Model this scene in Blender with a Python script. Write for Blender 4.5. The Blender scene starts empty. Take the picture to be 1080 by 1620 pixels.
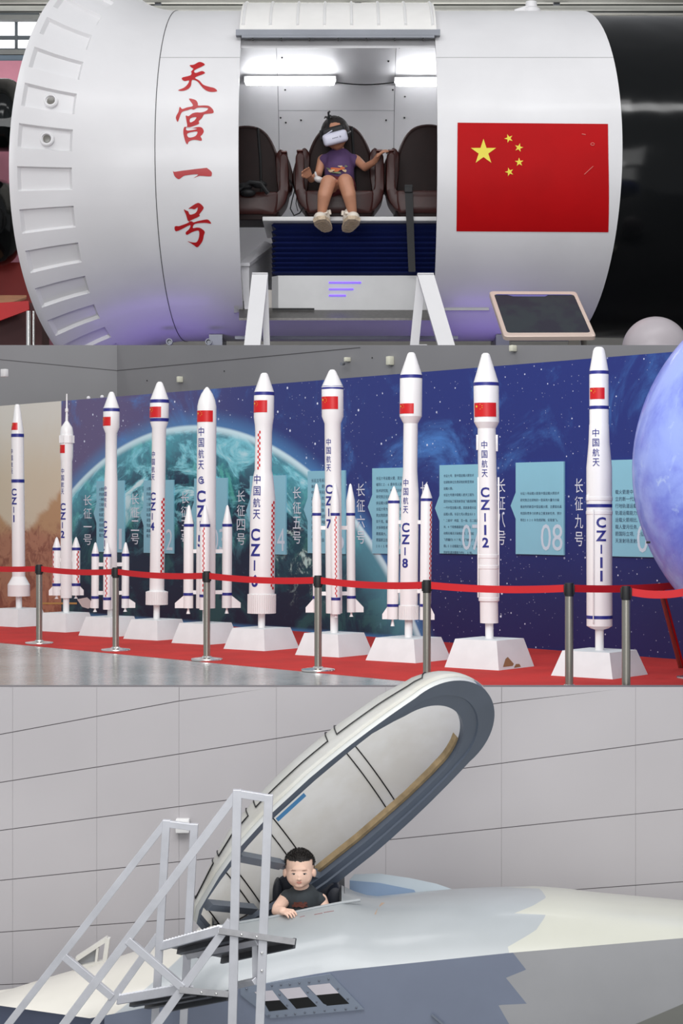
import bpy, bmesh, math, random
from mathutils import Vector, Matrix, noise as mnoise
random.seed(7)
V = Vector
PI = math.pi
SC = bpy.context.scene
COL = SC.collection
# ------------------------------------------------------------------ camera, world, lamps, exposure
CZ, F, H = 3.2, 3000.0, 0.84          # eye height, focal length in pixels, eye height above the exhibit floor
cam_data = bpy.data.cameras.new('camera')
cam_data.sensor_fit = 'VERTICAL'; cam_data.sensor_height = 36.0; cam_data.lens = F / 1620 * 36.0
cam_data.clip_end = 200
cam = bpy.data.objects.new('camera', cam_data); COL.objects.link(cam)
cam.location = (0, 0, CZ); cam.rotation_euler = (PI / 2, 0, 0)
SC.camera = cam
SC.view_settings.view_transform = 'Standard'; SC.view_settings.look = 'None'
SC.view_settings.gamma = 1.0; SC.view_settings.exposure = 0.0; SC.view_settings.use_curve_mapping = False

w = bpy.data.worlds.new('hall_daylight'); SC.world = w; w.use_nodes = True
bg = w.node_tree.nodes['Background']; bg.inputs[0].default_value = (0.93, 0.95, 1.0, 1); bg.inputs[1].default_value = 0.46

def area(name, loc, target, sx, sy, power, color=(1, 1, 1)):
    l = bpy.data.lights.new(name, 'AREA'); l.shape = 'RECTANGLE'; l.size = sx; l.size_y = sy
    l.energy = power; l.color = color
    o = bpy.data.objects.new(name, l); COL.objects.link(o); o.location = loc
    o.rotation_euler = (V(target) - V(loc)).to_track_quat('-Z', 'Y').to_euler()
    return o
area('hall_lamp_upper', (-1.0, 12.0, CZ + 8.5), (-0.5, 17.0, CZ + 2.8), 7.0, 1.2, 190)
area('hall_lamp_upper_second', (3.5, 13.5, CZ + 7.0), (2.5, 17.5, CZ + 3.2), 3.0, 0.5, 60)
area('hall_lamp_exhibit', (-2.5, 6.5, CZ + 4.5), (-0.6, 12.0, CZ - 0.3), 5.0, 2.0, 205)
area('fill_light_mid', (0.0, 3.0, CZ + 4.6), (0.0, 17.5, CZ + 2.6), 8.0, 3.0, 250)  # added soft fill from the front, lifts the module's lower hull
area('hall_lamp_lower', (-0.5, 2.5, CZ + 3.2), (0.3, 7.6, CZ - 1.9), 4.0, 2.0, 158)
area('fill_light_front', (0.6, -1.0, CZ + 0.6), (0.6, 7.6, CZ - 2.2), 5.0, 3.0, 122)  # added fill behind the camera, brightens the jet and lower wall
area('fill_light_ceiling', (-1.0, 22.0, CZ + 4.4), (-1.0, 22.6, CZ + 9), 9.0, .8, 150)  # added uplight hidden behind the module, brightens the ceiling
area('fill_light_side', (-7.0, 18.0, CZ + 6.0), (-5.0, 22.0, CZ + 3.0), 1.5, 1.5, 110)  # added fill for the hall wall round the window

# ------------------------------------------------------------------ helpers
def lin(c):
    return tuple(((x / 255) / 12.92 if x / 255 <= 0.04045 else ((x / 255 + 0.055) / 1.055) ** 2.4) for x in c) + (1.0,)
def P(x, y, Y):
    return V(((x - 540) / F * Y, Y, CZ + (810 - y) / F * Y))
def lerp(a, b, t): return a + (b - a) * t
def interp(tab, x):
    if x <= tab[0][0]: return tab[0][1]
    for (x0, y0), (x1, y1) in zip(tab, tab[1:]):
        if x <= x1: return lerp(y0, y1, (x - x0) / (x1 - x0) if x1 > x0 else 0)
    return tab[-1][1]

class N:                                  # small node writer
    def __init__(s, m):
        m.use_nodes = True; s.t = m.node_tree; s.t.nodes.clear()
    def new(s, kind, **kw):
        n = s.t.nodes.new(kind)
        for k, v in kw.items(): setattr(n, k, v)
        return n
    def put(s, sock, v):
        if isinstance(v, bpy.types.NodeSocket): s.t.links.new(v, sock)
        elif v is not None:
            if sock.type == 'RGBA' and isinstance(v, (tuple, list)) and len(v) == 3: v = tuple(v) + (1,)
            sock.default_value = v
    def math(s, op, a, b=None, c=None, clamp=False):
        n = s.new('ShaderNodeMath', operation=op, use_clamp=clamp)
        for i, v in enumerate((a, b, c)):
            if v is not None: s.put(n.inputs[i], v)
        return n.outputs[0]
    def mix(s, f, a, b):
        n = s.new('ShaderNodeMix', data_type='RGBA')
        s.put(n.inputs[0], f); s.put(n.inputs[6], a); s.put(n.inputs[7], b)
        return n.outputs[2]
    def ss(s, x, a, b):                   # smooth step a..b -> 0..1
        n = s.new('ShaderNodeMapRange', interpolation_type='SMOOTHSTEP')
        s.put(n.inputs[0], x); s.put(n.inputs[1], a); s.put(n.inputs[2], b)
        return n.outputs[0]
    def co(s): return s.new('ShaderNodeTexCoord').outputs['Object']
    def noise(s, vec, scale, detail=4.0, rough=0.55, dist=0.0):
        n = s.new('ShaderNodeTexNoise'); s.put(n.inputs['Vector'], vec)
        n.inputs['Scale'].default_value = scale; n.inputs['Detail'].default_value = detail
        n.inputs['Roughness'].default_value = rough; n.inputs['Distortion'].default_value = dist
        return n.outputs['Fac']
    def xyz(s, vec):
        n = s.new('ShaderNodeSeparateXYZ'); s.put(n.inputs[0], vec); return n.outputs
    def vec(s, x, y, z):
        n = s.new('ShaderNodeCombineXYZ')
        for i, v in enumerate((x, y, z)): s.put(n.inputs[i], v)
        return n.outputs[0]
    def finish(s, color, rough=0.5, metal=0.0, normal=None, emis=None, estr=0.0, coat=0.0, spec=None):
        b = s.new('ShaderNodeBsdfPrincipled'); o = s.new('ShaderNodeOutputMaterial')
        s.put(b.inputs['Base Color'], color); s.put(b.inputs['Roughness'], rough); b.inputs['Metallic'].default_value = metal
        if coat: b.inputs['Coat Weight'].default_value = coat; b.inputs['Coat Roughness'].default_value = 0.08
        if spec is not None: b.inputs['Specular IOR Level'].default_value = spec
        if normal is not None: s.t.links.new(normal, b.inputs['Normal'])
        if emis is not None:
            s.put(b.inputs['Emission Color'], emis); b.inputs['Emission Strength'].default_value = estr
        s.t.links.new(b.outputs[0], o.inputs[0])
    def bump(s, h, strength=0.2, dist=0.01):
        n = s.new('ShaderNodeBump'); n.inputs['Strength'].default_value = strength; n.inputs['Distance'].default_value = dist
        s.put(n.inputs['Height'], h); return n.outputs[0]

MATS = {}
def mat(name, rgb, rough=0.5, metal=0.0, var=0.06, scale=3.0, bump=0.0, bscale=40.0, coat=0.0, emis=None, estr=0.0, spec=None):
    """Plain paint / metal / cloth with a little procedural mottling."""
    if name in MATS: return MATS[name]
    m = bpy.data.materials.new(name); n = N(m); c = lin(rgb); vec = n.co()
    if var > 0:
        f = n.noise(vec, scale)
        dark = tuple(x * (1 - var) for x in c[:3]) + (1,); light = tuple(min(1, x * (1 + var)) for x in c[:3]) + (1,)
        color = n.mix(n.ss(f, 0.3, 0.7), dark, light)
    else: color = c
    nrm = n.bump(n.noise(vec, bscale, 3), bump, 0.01) if bump else None
    n.finish(color, rough, metal, nrm, lin(emis) if emis else None, estr, coat, spec)
    MATS[name] = m; return m

class B:
    """Mesh builder: world-space shapes collected into one mesh."""
    def __init__(s): s.bm = bmesh.new()
    def face(s, pts, mi=0):
        try:
            f = s.bm.faces.new([s.bm.verts.new(V(p)) for p in pts]); f.material_index = mi; return f
        except ValueError: return None
    def box(s, c, size, R=None, mi=0, bevel=0.0, seg=2):
        M = Matrix.Translation(V(c)) @ (R.to_4x4() if R else Matrix.Identity(4)) @ Matrix.Diagonal((*size, 1))
        tmp = bmesh.new(); bmesh.ops.create_cube(tmp, size=1.0, matrix=M)
        if bevel: bmesh.ops.bevel(tmp, geom=tmp.edges[:], offset=bevel, segments=seg, affect='EDGES', profile=0.5)
        s.take(tmp, mi); return s
    def take(s, tmp, mi=None):
        if mi is not None:
            for f in tmp.faces: f.material_index = mi
        me = bpy.data.meshes.new('tmp'); tmp.to_mesh(me); tmp.free(); s.bm.from_mesh(me); bpy.data.meshes.remove(me)
    def hexa(s, a, b, mi=0):
        """Solid between two equal rings of points."""
        va = [s.bm.verts.new(V(p)) for p in a]; vb = [s.bm.verts.new(V(p)) for p in b]; n = len(a)
        fs = [s.bm.faces.new(va), s.bm.faces.new(vb[::-1])]
        for i in range(n): fs.append(s.bm.faces.new((va[i], vb[i], vb[(i + 1) % n], va[(i + 1) % n])))
        for f in fs: f.material_index = mi
        return s
    def slab(s, pts, d, mi=0):
        d = V(d); return s.hexa(pts, [V(p) + d for p in pts], mi)
    def bar(s, p0, p1, wd, ht=None, up=(0, 0, 1), bevel=0.0, mi=0):
        p0, p1 = V(p0), V(p1); ht = ht or wd; d = p1 - p0; L = d.length; d.normalize(); up = V(up)
        if abs(d.dot(up)) > 0.98: up = V((0, 1, 0))
        x = d.cross(up).normalized(); y = x.cross(d)
        R = Matrix((x, d, y)).transposed()
        return s.box((p0 + p1) / 2, (wd, L, ht), R, mi, bevel)
    def tube(s, pts, r, n=10, mi=0, cap=True):
        pts = [V(p) for p in pts]; rings = []; rr = r if isinstance(r, (list, tuple)) else [r] * len(pts)
        prev = None
        for i, p in enumerate(pts):
            d = (pts[min(i + 1, len(pts) - 1)] - pts[max(i - 1, 0)]).normalized()
            if prev is None:
                a = V((0, 0, 1)) if abs(d.z) < 0.9 else V((1, 0, 0)); x = d.cross(a).normalized()
            else: x = (prev - d * prev.dot(d)).normalized()
            prev = x; y = d.cross(x)
            rings.append([s.bm.verts.new(p + (x * math.cos(2 * PI * k / n) + y * math.sin(2 * PI * k / n)) * rr[i]) for k in range(n)])
        for a, b in zip(rings, rings[1:]):
            for k in range(n):
                f = s.bm.faces.new((a[k], a[(k + 1) % n], b[(k + 1) % n], b[k])); f.material_index = mi
        if cap:
            for q in (rings[0][::-1], rings[-1]):
                f = s.bm.faces.new(q); f.material_index = mi
        return s
    def lathe(s, prof, at, n=40, axis=None, mi=0, cap=True):
        """prof: (radius, height) pairs; axis: 3x3 whose z is the spin axis."""
        A = axis or Matrix.Identity(3); at = V(at); rings = []
        for r, z in prof:
            if r <= 1e-6: rings.append([s.bm.verts.new(at + A @ V((0, 0, z)))])
            else: rings.append([s.bm.verts.new(at + A @ V((r * math.cos(2 * PI * k / n), r * math.sin(2 * PI * k / n), z))) for k in range(n)])
        for a, b in zip(rings, rings[1:]):
            for k in range(n):
                q = [a[k % len(a)], a[(k + 1) % len(a)], b[(k + 1) % len(b)], b[k % len(b)]]
                q = [v for i, v in enumerate(q) if v not in q[:i]]
                if len(q) > 2:
                    f = s.bm.faces.new(q); f.material_index = mi
        if cap:
            for q in (rings[0], rings[-1]):
                if len(q) > 2: f = s.bm.faces.new(q); f.material_index = mi
        return s
    def grid(s, fn, us, vs, mi=0, close_u=False, skip=None):
        g = [[s.bm.verts.new(fn(u, v)) for v in vs] for u in us]
        for i in range(len(us) - (0 if close_u else 1)):
            for j in range(len(vs) - 1):
                if skip and skip(us[i], vs[j]): continue
                f = s.bm.faces.new((g[i][j], g[(i + 1) % len(us)][j], g[(i + 1) % len(us)][j + 1], g[i][j + 1])); f.material_index = mi
        return s
    def ball(s, c, r, R=None, seg=20, mi=0):
        r = (r, r, r) if not isinstance(r, (tuple, list)) else r
        M = Matrix.Translation(V(c)) @ (R.to_4x4() if R else Matrix.Identity(4)) @ Matrix.Diagonal((*r, 1))
        tmp = bmesh.new(); bmesh.ops.create_uvsphere(tmp, u_segments=seg, v_segments=max(8, seg * 2 // 3), radius=1, matrix=M); s.take(tmp, mi); return s
    def limb(s, p0, p1, r0, r1, n=16):
        p0, p1 = V(p0), V(p1); s.ball(p0, r0, seg=n); s.ball(p1, r1, seg=n); s.tube([p0, p1], [r0, r1], n); return s
    def chain(s, pts, rs, n=14):
        for a, b, ra, rb in zip(pts, pts[1:], rs, rs[1:]): s.limb(a, b, ra, rb, n)
        return s

UP = 1.0                                   # the upper deck is laid out at 17.5 m and pushed back by this factor
def up_(p): return V((0, 0, CZ)) + (V(p) - V((0, 0, CZ))) * UP if UP != 1.0 else V(p)
def build(b, name, mats, parent=None, smooth=True, angle=35, kind=None, origin=None, weld=0.0, recalc=True):
    """Link the builder's mesh as ONE object; its origin goes to the parent's base."""
    bm = b.bm
    if weld: bmesh.ops.remove_doubles(bm, verts=bm.verts[:], dist=weld)
    if recalc: bmesh.ops.recalc_face_normals(bm, faces=bm.faces[:])
    top = parent
    while top is not None and top.parent: top = top.parent
    base = V(top.get('base', (0, 0, 0))) if top is not None else V(origin or (0, 0, 0))
    for v in bm.verts: v.co = up_(v.co) - base
    if smooth:
        for f in bm.faces: f.smooth = True
        for e in bm.edges:
            if len(e.link_faces) == 2 and e.calc_face_angle(0) > math.radians(angle): e.smooth = False
    me = bpy.data.meshes.new(name); bm.to_mesh(me); bm.free()
    for m in (mats if isinstance(mats, (list, tuple)) else [mats]): me.materials.append(m)
    o = bpy.data.objects.new(name, me); COL.objects.link(o)
    if parent is not None: o.parent = parent
    else: o.location = base
    if kind: o['kind'] = kind
    return o
def thing(name, label, cat, base=(0, 0, 0), group=None):
    base = up_(base)
    o = bpy.data.objects.new(name, None); COL.objects.link(o); o.location = base; o.empty_display_size = 0.1
    o['base'] = tuple(base); o['label'] = label; o['category'] = cat
    if group: o['group'] = group
    return o
def tag(o, label, cat, group=None):
    o['label'] = label; o['category'] = cat
    if group: o['group'] = group
    return o
def struct(b, name, m, **kw): return build(b, name, m, None, kind='structure', **kw)
def copy_thing(o, loc, label, rz=0.0):
    r = o.copy(); COL.objects.link(r); r.location = loc; r.rotation_euler = (0, 0, rz); r['label'] = label
    for ch in list(o.children):
        c = ch.copy(); COL.objects.link(c); c.parent = r
        for g in list(ch.children):
            d = g.copy(); COL.objects.link(d); d.parent = c
    return r

GLY = {}
def glyph(ch, bold=0.0, fine=False):
    """Outline of one character as a flat mesh: (vertices, faces, width)."""
    k = (ch, bold, fine)
    if k not in GLY:
        c = bpy.data.curves.new('glyph', 'FONT'); c.body = ch; c.offset = bold; c.resolution_u = 3
        o = bpy.data.objects.new('glyph', c); COL.objects.link(o)
        me = bpy.data.meshes.new_from_object(o.evaluated_get(bpy.context.evaluated_depsgraph_get()))
        if fine:                                # cut into narrow columns so that it can follow a round hull
            q = bmesh.new(); q.from_mesh(me)
            for i in range(-1, 26): bmesh.ops.bisect_plane(q, geom=q.verts[:] + q.edges[:] + q.faces[:], plane_co=(i * .06 + .011, 0, 0), plane_no=(1, 0, 0))
            q.to_mesh(me); q.free()
        vs = [(v.co.x, v.co.y) for v in me.vertices]; fs = [tuple(p.vertices) for p in me.polygons]
        bpy.data.objects.remove(o); bpy.data.curves.remove(c); bpy.data.meshes.remove(me)
        GLY[k] = (vs, fs)
    return GLY[k]
def letter(b, ch, x, y, sx, sy, fn, bold=0.0, mi=0, fine=False):
    """Put a character, centred on x with its foot at y, through fn(x, y) -> point. sx, sy: full width and height."""
    vs, fs = glyph(ch, bold, fine)
    if not vs: return
    x0 = min(v[0] for v in vs); x1 = max(v[0] for v in vs); y0 = min(v[1] for v in vs); y1 = max(v[1] for v in vs)
    kx = sx / max(x1 - x0, 1e-6); ky = sy / max(y1 - y0, 1e-6)
    bv = [b.bm.verts.new(fn(x + (a - (x0 + x1) / 2) * kx, y + (c - y0) * ky)) for a, c in vs]
    for f in fs:
        try: q = b.bm.faces.new([bv[i] for i in f]); q.material_index = mi
        except ValueError: pass
def line_of(b, s, x, y, size, fn, bold=0.0):
    """A line of even-pitch characters starting at x."""
    for i, ch in enumerate(s):
        vs, fs = glyph(ch, bold)
        bv = [b.bm.verts.new(fn(x + (i + a) * size, y + c * size)) for a, c in vs]
        for f in fs:
            try: b.bm.faces.new([bv[k] for k in f])
            except ValueError: pass
def vstack(b, s, x, ytop, ybot, wd, fn, bold=0.0, gap=0.22, fine=False):
    """A column of upright characters from ytop down to ybot."""
    p = (ytop - ybot) / (len(s) - gap)
    for i, ch in enumerate(s):
        yb = ytop - (i + 1 - gap) * p; hh = p * (1 - gap)
        if ch == '-':
            q = [(x - hh * .07, yb + hh * .08), (x + hh * .07, yb + hh * .08), (x + hh * .07, yb + hh * .92), (x - hh * .07, yb + hh * .92)]
            b.face([fn(*a) for a in q])
        elif ch == '一': letter(b, ch, x, yb + hh * .42, wd, hh * .12, fn, bold)
        elif ch.isascii():
            vs, _ = glyph(ch, bold); q = (max(v[0] for v in vs) - min(v[0] for v in vs)) / (max(v[1] for v in vs) - min(v[1] for v in vs))
            letter(b, ch, x, yb, hh * q * 1.02, hh, fn, bold, fine=fine)
        else: letter(b, ch, x, yb, wd, hh, fn, bold, fine=fine)
def remesh(b, voxel, smooth=6, factor=0.5):
    """Fuse overlapping solids into one continuous surface."""
    me = bpy.data.meshes.new('fuse'); b.bm.to_mesh(me); b.bm.free()
    o = bpy.data.objects.new('fuse', me); COL.objects.link(o)
    r = o.modifiers.new('r', 'REMESH'); r.mode = 'VOXEL'; r.voxel_size = voxel; r.use_smooth_shade = True
    if smooth: q = o.modifiers.new('s', 'SMOOTH'); q.iterations = smooth; q.factor = factor
    me2 = bpy.data.meshes.new_from_object(o.evaluated_get(bpy.context.evaluated_depsgraph_get()))
    bpy.data.objects.remove(o); bpy.data.meshes.remove(me)
    out = B(); out.bm.from_mesh(me2); bpy.data.meshes.remove(me2); return out
def rot(ax, deg): return Matrix.Rotation(math.radians(deg), 3, ax)

# ------------------------------------------------------------------ materials
WHITE = mat('white_paint', (226, 225, 224), 0.32, var=0.03, scale=1.6)
HULLW = mat('white_hull_paint', (222, 221, 222), 0.42, var=0.035, scale=1.2, coat=0.08)
ROCKW = mat('rocket_white', (236, 234, 233), 0.30, var=0.015)
PLINTHW = mat('plinth_white', (226, 231, 231), 0.5, var=0.03, scale=9)
NAVY = mat('navy_paint', (38, 42, 128), 0.4, var=0.03)
RED = mat('red_print', (203, 22, 26), 0.35, var=0.05)
FLAGRED = mat('flag_red', (178, 8, 14), 0.5, var=0.04, spec=.12)
CALLI = mat('calligraphy_red', (178, 18, 24), 0.35, var=0.10, scale=2.5)
YELLOW = mat('flag_yellow', (232, 214, 60), 0.4, var=0.03)
BLACK = bpy.data.materials.new('black_gloss'); n = N(BLACK)
n.finish(lin((8, 10, 11)), n.math('ADD', n.math('MULTIPLY', n.noise(n.co(), 5, 4), .12), .06), normal=n.bump(n.noise(n.co(), 1.3, 2, .4, .2), .30, .10), spec=.24)
BLACKM = mat('black_matte', (16, 17, 19), 0.6, var=0.1)
CHROME = mat('chrome', (222, 222, 220), 0.2, 0.9, var=0.03)
STEEL = mat('brushed_steel', (168, 164, 154), 0.3, 0.9, var=0.03, scale=6)
ALU = mat('aluminium', (208, 209, 214), 0.34, 0.4, var=0.05, scale=14)
GREYMETAL = mat('grey_metal', (125, 128, 135), 0.42, 0.5, var=0.06)
LEATHER = mat('brown_leather', (54, 19, 15), 0.38, var=0.12, scale=8, bump=0.06, bscale=120, spec=.35)
LEATHERIN = mat('dark_leather', (30, 13, 11), 0.5, var=0.12, scale=8, bump=0.06, bscale=120, spec=.18)
SKIN = mat('skin', (248, 208, 186), 0.5, var=0.05, scale=12)
SKING = mat('skin_tan', (186, 132, 104), 0.5, var=0.05, scale=12)
HAIR = mat('black_hair', (30, 24, 22), 0.55, var=0.25, scale=60, bump=0.5, bscale=160)
LILACWALL = mat('hall_wall_paint', (176, 174, 170), 0.7, var=0.03)

# ------------------------------------------------------------------ structure: upper deck and hall
KF = F * H
FLOOR = CZ - H
def MY(px): return KF / (154 + 0.0738 * px)               # depth of the mural face at a picture column
WB_C = 1.1305
def WY(px): return WB_C / (0.0769 + 0.0879 * (px - 540) / F)   # depth of the grey wall behind it
DECK = CZ + 1.0

def wall_grey(name, rgb):
    m = bpy.data.materials.new(name); n = N(m); v = n.co()
    n.finish(n.mix(n.ss(n.noise(v, 0.8), .3, .7), lin(rgb), lin(tuple(int(c * .95) for c in rgb))), 0.6)
    return m
WALLG = wall_grey('panel_wall_grey', (138, 137, 139))
SEAM = mat('panel_seam', (70, 68, 70), 0.7)

cor = P(185, 546, WY(185)); rend = P(1500, 546, WY(1500))
def wall_between(name, a, b, zs, part=1.0):
    """A panelled wall from a to b (x, y of its face; tops given) standing on the exhibit floor, with thin joints."""
    w_ = B(); d = V((b.x - a.x, b.y - a.y, 0)); nrm = V((-d.y, d.x, 0)).normalized()
    if nrm.y < 0: nrm = -nrm
    base = [V((a.x, a.y, FLOOR)), V((b.x, b.y, FLOOR)), b, a]
    w_.slab(base, nrm * 0.12)
    for z in zs:
        p, q = V((a.x, a.y, z[0])), V((b.x, b.y, z[1])); q = p.lerp(q, part); w_.bar(p - nrm * .0005, q - nrm * .0005, .004, .005, mi=1)
    return struct(w_, name, [WALLG, SEAM], smooth=False)
wall_between('wall_back', cor, rend, [(CZ + 1.268, CZ + 1.25)], .395)
lend = P(-200, 546, 16.5)
wall_between('wall_left', lend, cor, [(CZ + 260 / F * 16.5, CZ + 1.268)])

b = B()                                                       # deck that carries the module, behind the grey wall
dk = [V((lend.x, lend.y + .14, 0)), V((cor.x + .02, cor.y + .16, 0)), V((rend.x + .1, rend.y + .15, 0)), V((6, 12, 0)), V((6, 24, 0)), V((-8, 24, 0)), V((-8, 16.7, 0))]
b.slab([V((p.x, p.y, DECK)) for p in dk], (0, 0, -0.15))
struct(b, 'floor_upper', mat('deck_grey', (120, 120, 124), 0.5), smooth=False)
b = B(); b.box((0, 24.1, CZ + 3), (18, .2, 7))
struct(b, 'wall_hall', LILACWALL, smooth=False)
b = B(); b.box((0, 22.5, CZ + 6.35), (18, 3.4, .1))
struct(b, 'ceiling', mat('ceiling_sheet', (222, 220, 212), 0.7), smooth=False)

def window(name, x0, x1, y0, y1, Y):
    t = B(); a, c = P(x0, y1, Y), P(x1, y0, Y)
    t.box(((a.x + c.x) / 2, Y + .02, (a.z + c.z) / 2), (c.x - a.x, .02, c.z - a.z))
    g = struct(t, name, mat('daylit_glass', (250, 252, 255), .3, emis=(250, 252, 255), estr=1.3, var=0), smooth=False)
    f = B()
    for x in (x0, 26, x1): f.bar(P(x, y0, Y), P(x, y1, Y), .035, .05)
    for y in (y0, 60, y1): f.bar(P(x0, y, Y), P(x1, y, Y), .035, .05)
    build(f, 'window_frame', mat('window_frame_grey', (92, 100, 106), .5), g, smooth=False)
    return g
window('window_1', -80, 62, 24, 80, 23.9)
b = B(); b.bar(P(-120, 29, 23.7), P(120, 29, 23.7), .12, .06); b.bar(P(-120, 84, 23.8), P(120, 84, 23.8), .08, .07)
struct(b, 'trim_1', mat('lintel_grey', (128, 130, 128), .6), smooth=False)
b = B(); b.bar(P(-120, 93, 23.8), P(120, 93, 23.8), .08, .09)
struct(b, 'trim_2', mat('lintel_blue', (100, 116, 130), .6), smooth=False)
for i, (y, Y, r, c) in enumerate([(-4, 21.2, .055, (120, 120, 112)), (9, 21.4, .018, (50, 54, 52)), (13, 21.0, .030, (176, 176, 168)), (18, 21.5, .020, (60, 62, 60)), (2, 21.6, .02, (168, 168, 160))]):
    b = B(); b.tube([P(-150, y, Y), P(1250, y, Y)], r, 8)
    tag(build(b, 'ceiling_pipe', mat('pipe_paint%d' % i, c, .5)),
        ['thick grey pipe running highest under the hall ceiling', 'thin dark conduit under the thick grey pipe', 'pale pipe running along above the white module', 'thin dark conduit lowest under the ceiling, above the window', 'thin pale conduit between the thick pipe and the dark one'][i], 'pipe')
for i, px in enumerate((250, 566, 880)):
    b = B(); b.bar(P(px, -30, 21.3), P(px, 16, 21.3), .07, .07); b.bar(P(px - 20, 14, 21.25), P(px + 20, 14, 21.25), .03, .03)
    tag(build(b, 'ceiling_bracket', GREYMETAL, smooth=False), ['steel pipe bracket above the flared white ring', 'steel pipe bracket above the ribbed hatch', 'steel pipe bracket above the black hull'][i], 'bracket')

# ------------------------------------------------------------------ structure: exhibit floor, lower wall
def floor_mat():
    m = bpy.data.materials.new('polished_concrete'); n = N(m); v = n.co()
    f = n.noise(v, 1.1, 6, .6); g = n.noise(v, 14, 3)
    c = n.mix(n.ss(f, .3, .7), lin((142, 144, 143)), lin((168, 169, 168)))
    n.finish(c, n.math('ADD', n.math('MULTIPLY', g, .12), .13)); return m
b = B(); b.box((0, 13, FLOOR - .05), (14, 9.1, .1))
struct(b, 'floor_exhibit', floor_mat(), smooth=False)
b = B(); b.box((0, 5, -.05), (14, 12, .1))
struct(b, 'floor_lower', floor_mat(), smooth=False)

LWY = 8.42                                                     # face of the lower wall
b = B()
rows = [(900, 640), (980, 745), (1085, 852), (1162, 960), (1238, 1066), (1314, 1169), (1393, 1280), (1475, 1395), (1558, 1509), (1640, 1622), (1722, 1735), (1810, 1850), (1900, 1970), (1990, 2090)]
cols = [-230, -110, 20, 153, 283, 437, 610, 793, 1005, 1230, 1400]
TOPY = 1087
def rowy(i, x): return lerp(rows[i][0], rows[i][1], x / 1080)
b.slab([P(-230, TOPY, LWY), P(1400, TOPY, LWY), V((P(1400, 0, LWY).x, LWY, 0)), V((P(-230, 0, LWY).x, LWY, 0))], (0, .10, 0), 1)
for i in range(len(rows) - 1):
    for x0, x1 in zip(cols, cols[1:]):
        g = .7
        q = [(x0 + .16, max(rowy(i, x0) + g, TOPY)), (x1 - .16, max(rowy(i, x1) + g, TOPY)), (x1 - .16, rowy(i + 1, x1) - g), (x0 + .16, rowy(i + 1, x0) - g)]
        if q[2][1] <= TOPY + 2 or q[3][1] <= TOPY + 2:
            if q[2][1] <= TOPY + 2 and q[3][1] <= TOPY + 2: continue
            q = [(x0 + .5, TOPY), (x1 - .5, TOPY), (x1 - .5, max(q[2][1], TOPY + .2)), (x0 + .5, max(q[3][1], TOPY + .2))]
        pts = [P(x, y, LWY - .004) for x, y in q]
        if min(p.z for p in pts) < 0: continue
        b.slab(pts, (0, .005, 0), 0)
LWALL = bpy.data.materials.new('clad_wall'); n = N(LWALL); v = n.co()
n.finish(n.mix(n.ss(n.noise(v, .7, 3), .3, .7), lin((172, 168, 170)), lin((184, 180, 182))), .55)
struct(b, 'wall_lower', [LWALL, mat('clad_seam', (108, 104, 106), .7)], smooth=False)

# red carpet
def carpet_pt(px, py): Y = KF / (py - 810); return V(((px - 540) / F * Y, Y, FLOOR))
c0, c1 = carpet_pt(0, 1017), carpet_pt(646, 1078); dc = (c1 - c0).normalized()
front = [c0 - dc * 2.2, c1 + dc * 1.0]
back = [V(((px - 540) / F * MY(px) - .012, MY(px) - .010, FLOOR)) for px in (-20, 1330)]
b = B(); b.slab([front[0], front[1], back[1], back[0]], (0, 0, .002))
CARP = mat('red_carpet', (188, 38, 32), .95, var=.10, scale=3.5, bump=.4, bscale=220)
tag(build(b, 'carpet', CARP, smooth=False), 'long red carpet strip under the rocket models', 'carpet')

# ------------------------------------------------------------------ the star mural with its nine information boards
def Q(px): Y = MY(px); return V(((px - 540) / F * Y, Y, FLOOR))
MA, MB_ = Q(-20), Q(1400); ME = (MB_ - MA).normalized(); MLEN = (MB_ - MA).length
def muv(px, py):
    q = Q(px); return ((q - MA).length, (810 - py) / F * q.y + H)
VT = 1.755                                                     # mural height
def circle_fit(pts):
    rowsM = Matrix(((0, 0, 0), (0, 0, 0), (0, 0, 0))); rhs = V((0, 0, 0))
    for x, y in pts:
        r = V((x, y, 1)); q = -(x * x + y * y)
        for i in range(3):
            for j in range(3): rowsM[i][j] += r[i] * r[j]
            rhs[i] += r[i] * q
    D, E_, G = rowsM.inverted() @ rhs
    cx, cy = -D / 2, -E_ / 2; return cx, cy, math.sqrt(cx * cx + cy * cy - G)
ECX, ECY, ER = circle_fit([muv(*p) for p in [(127, 760), (180, 715), (230, 688), (290, 673), (340, 672), (400, 690), (470, 738), (540, 793), (600, 868), (640, 950)]])
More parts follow.
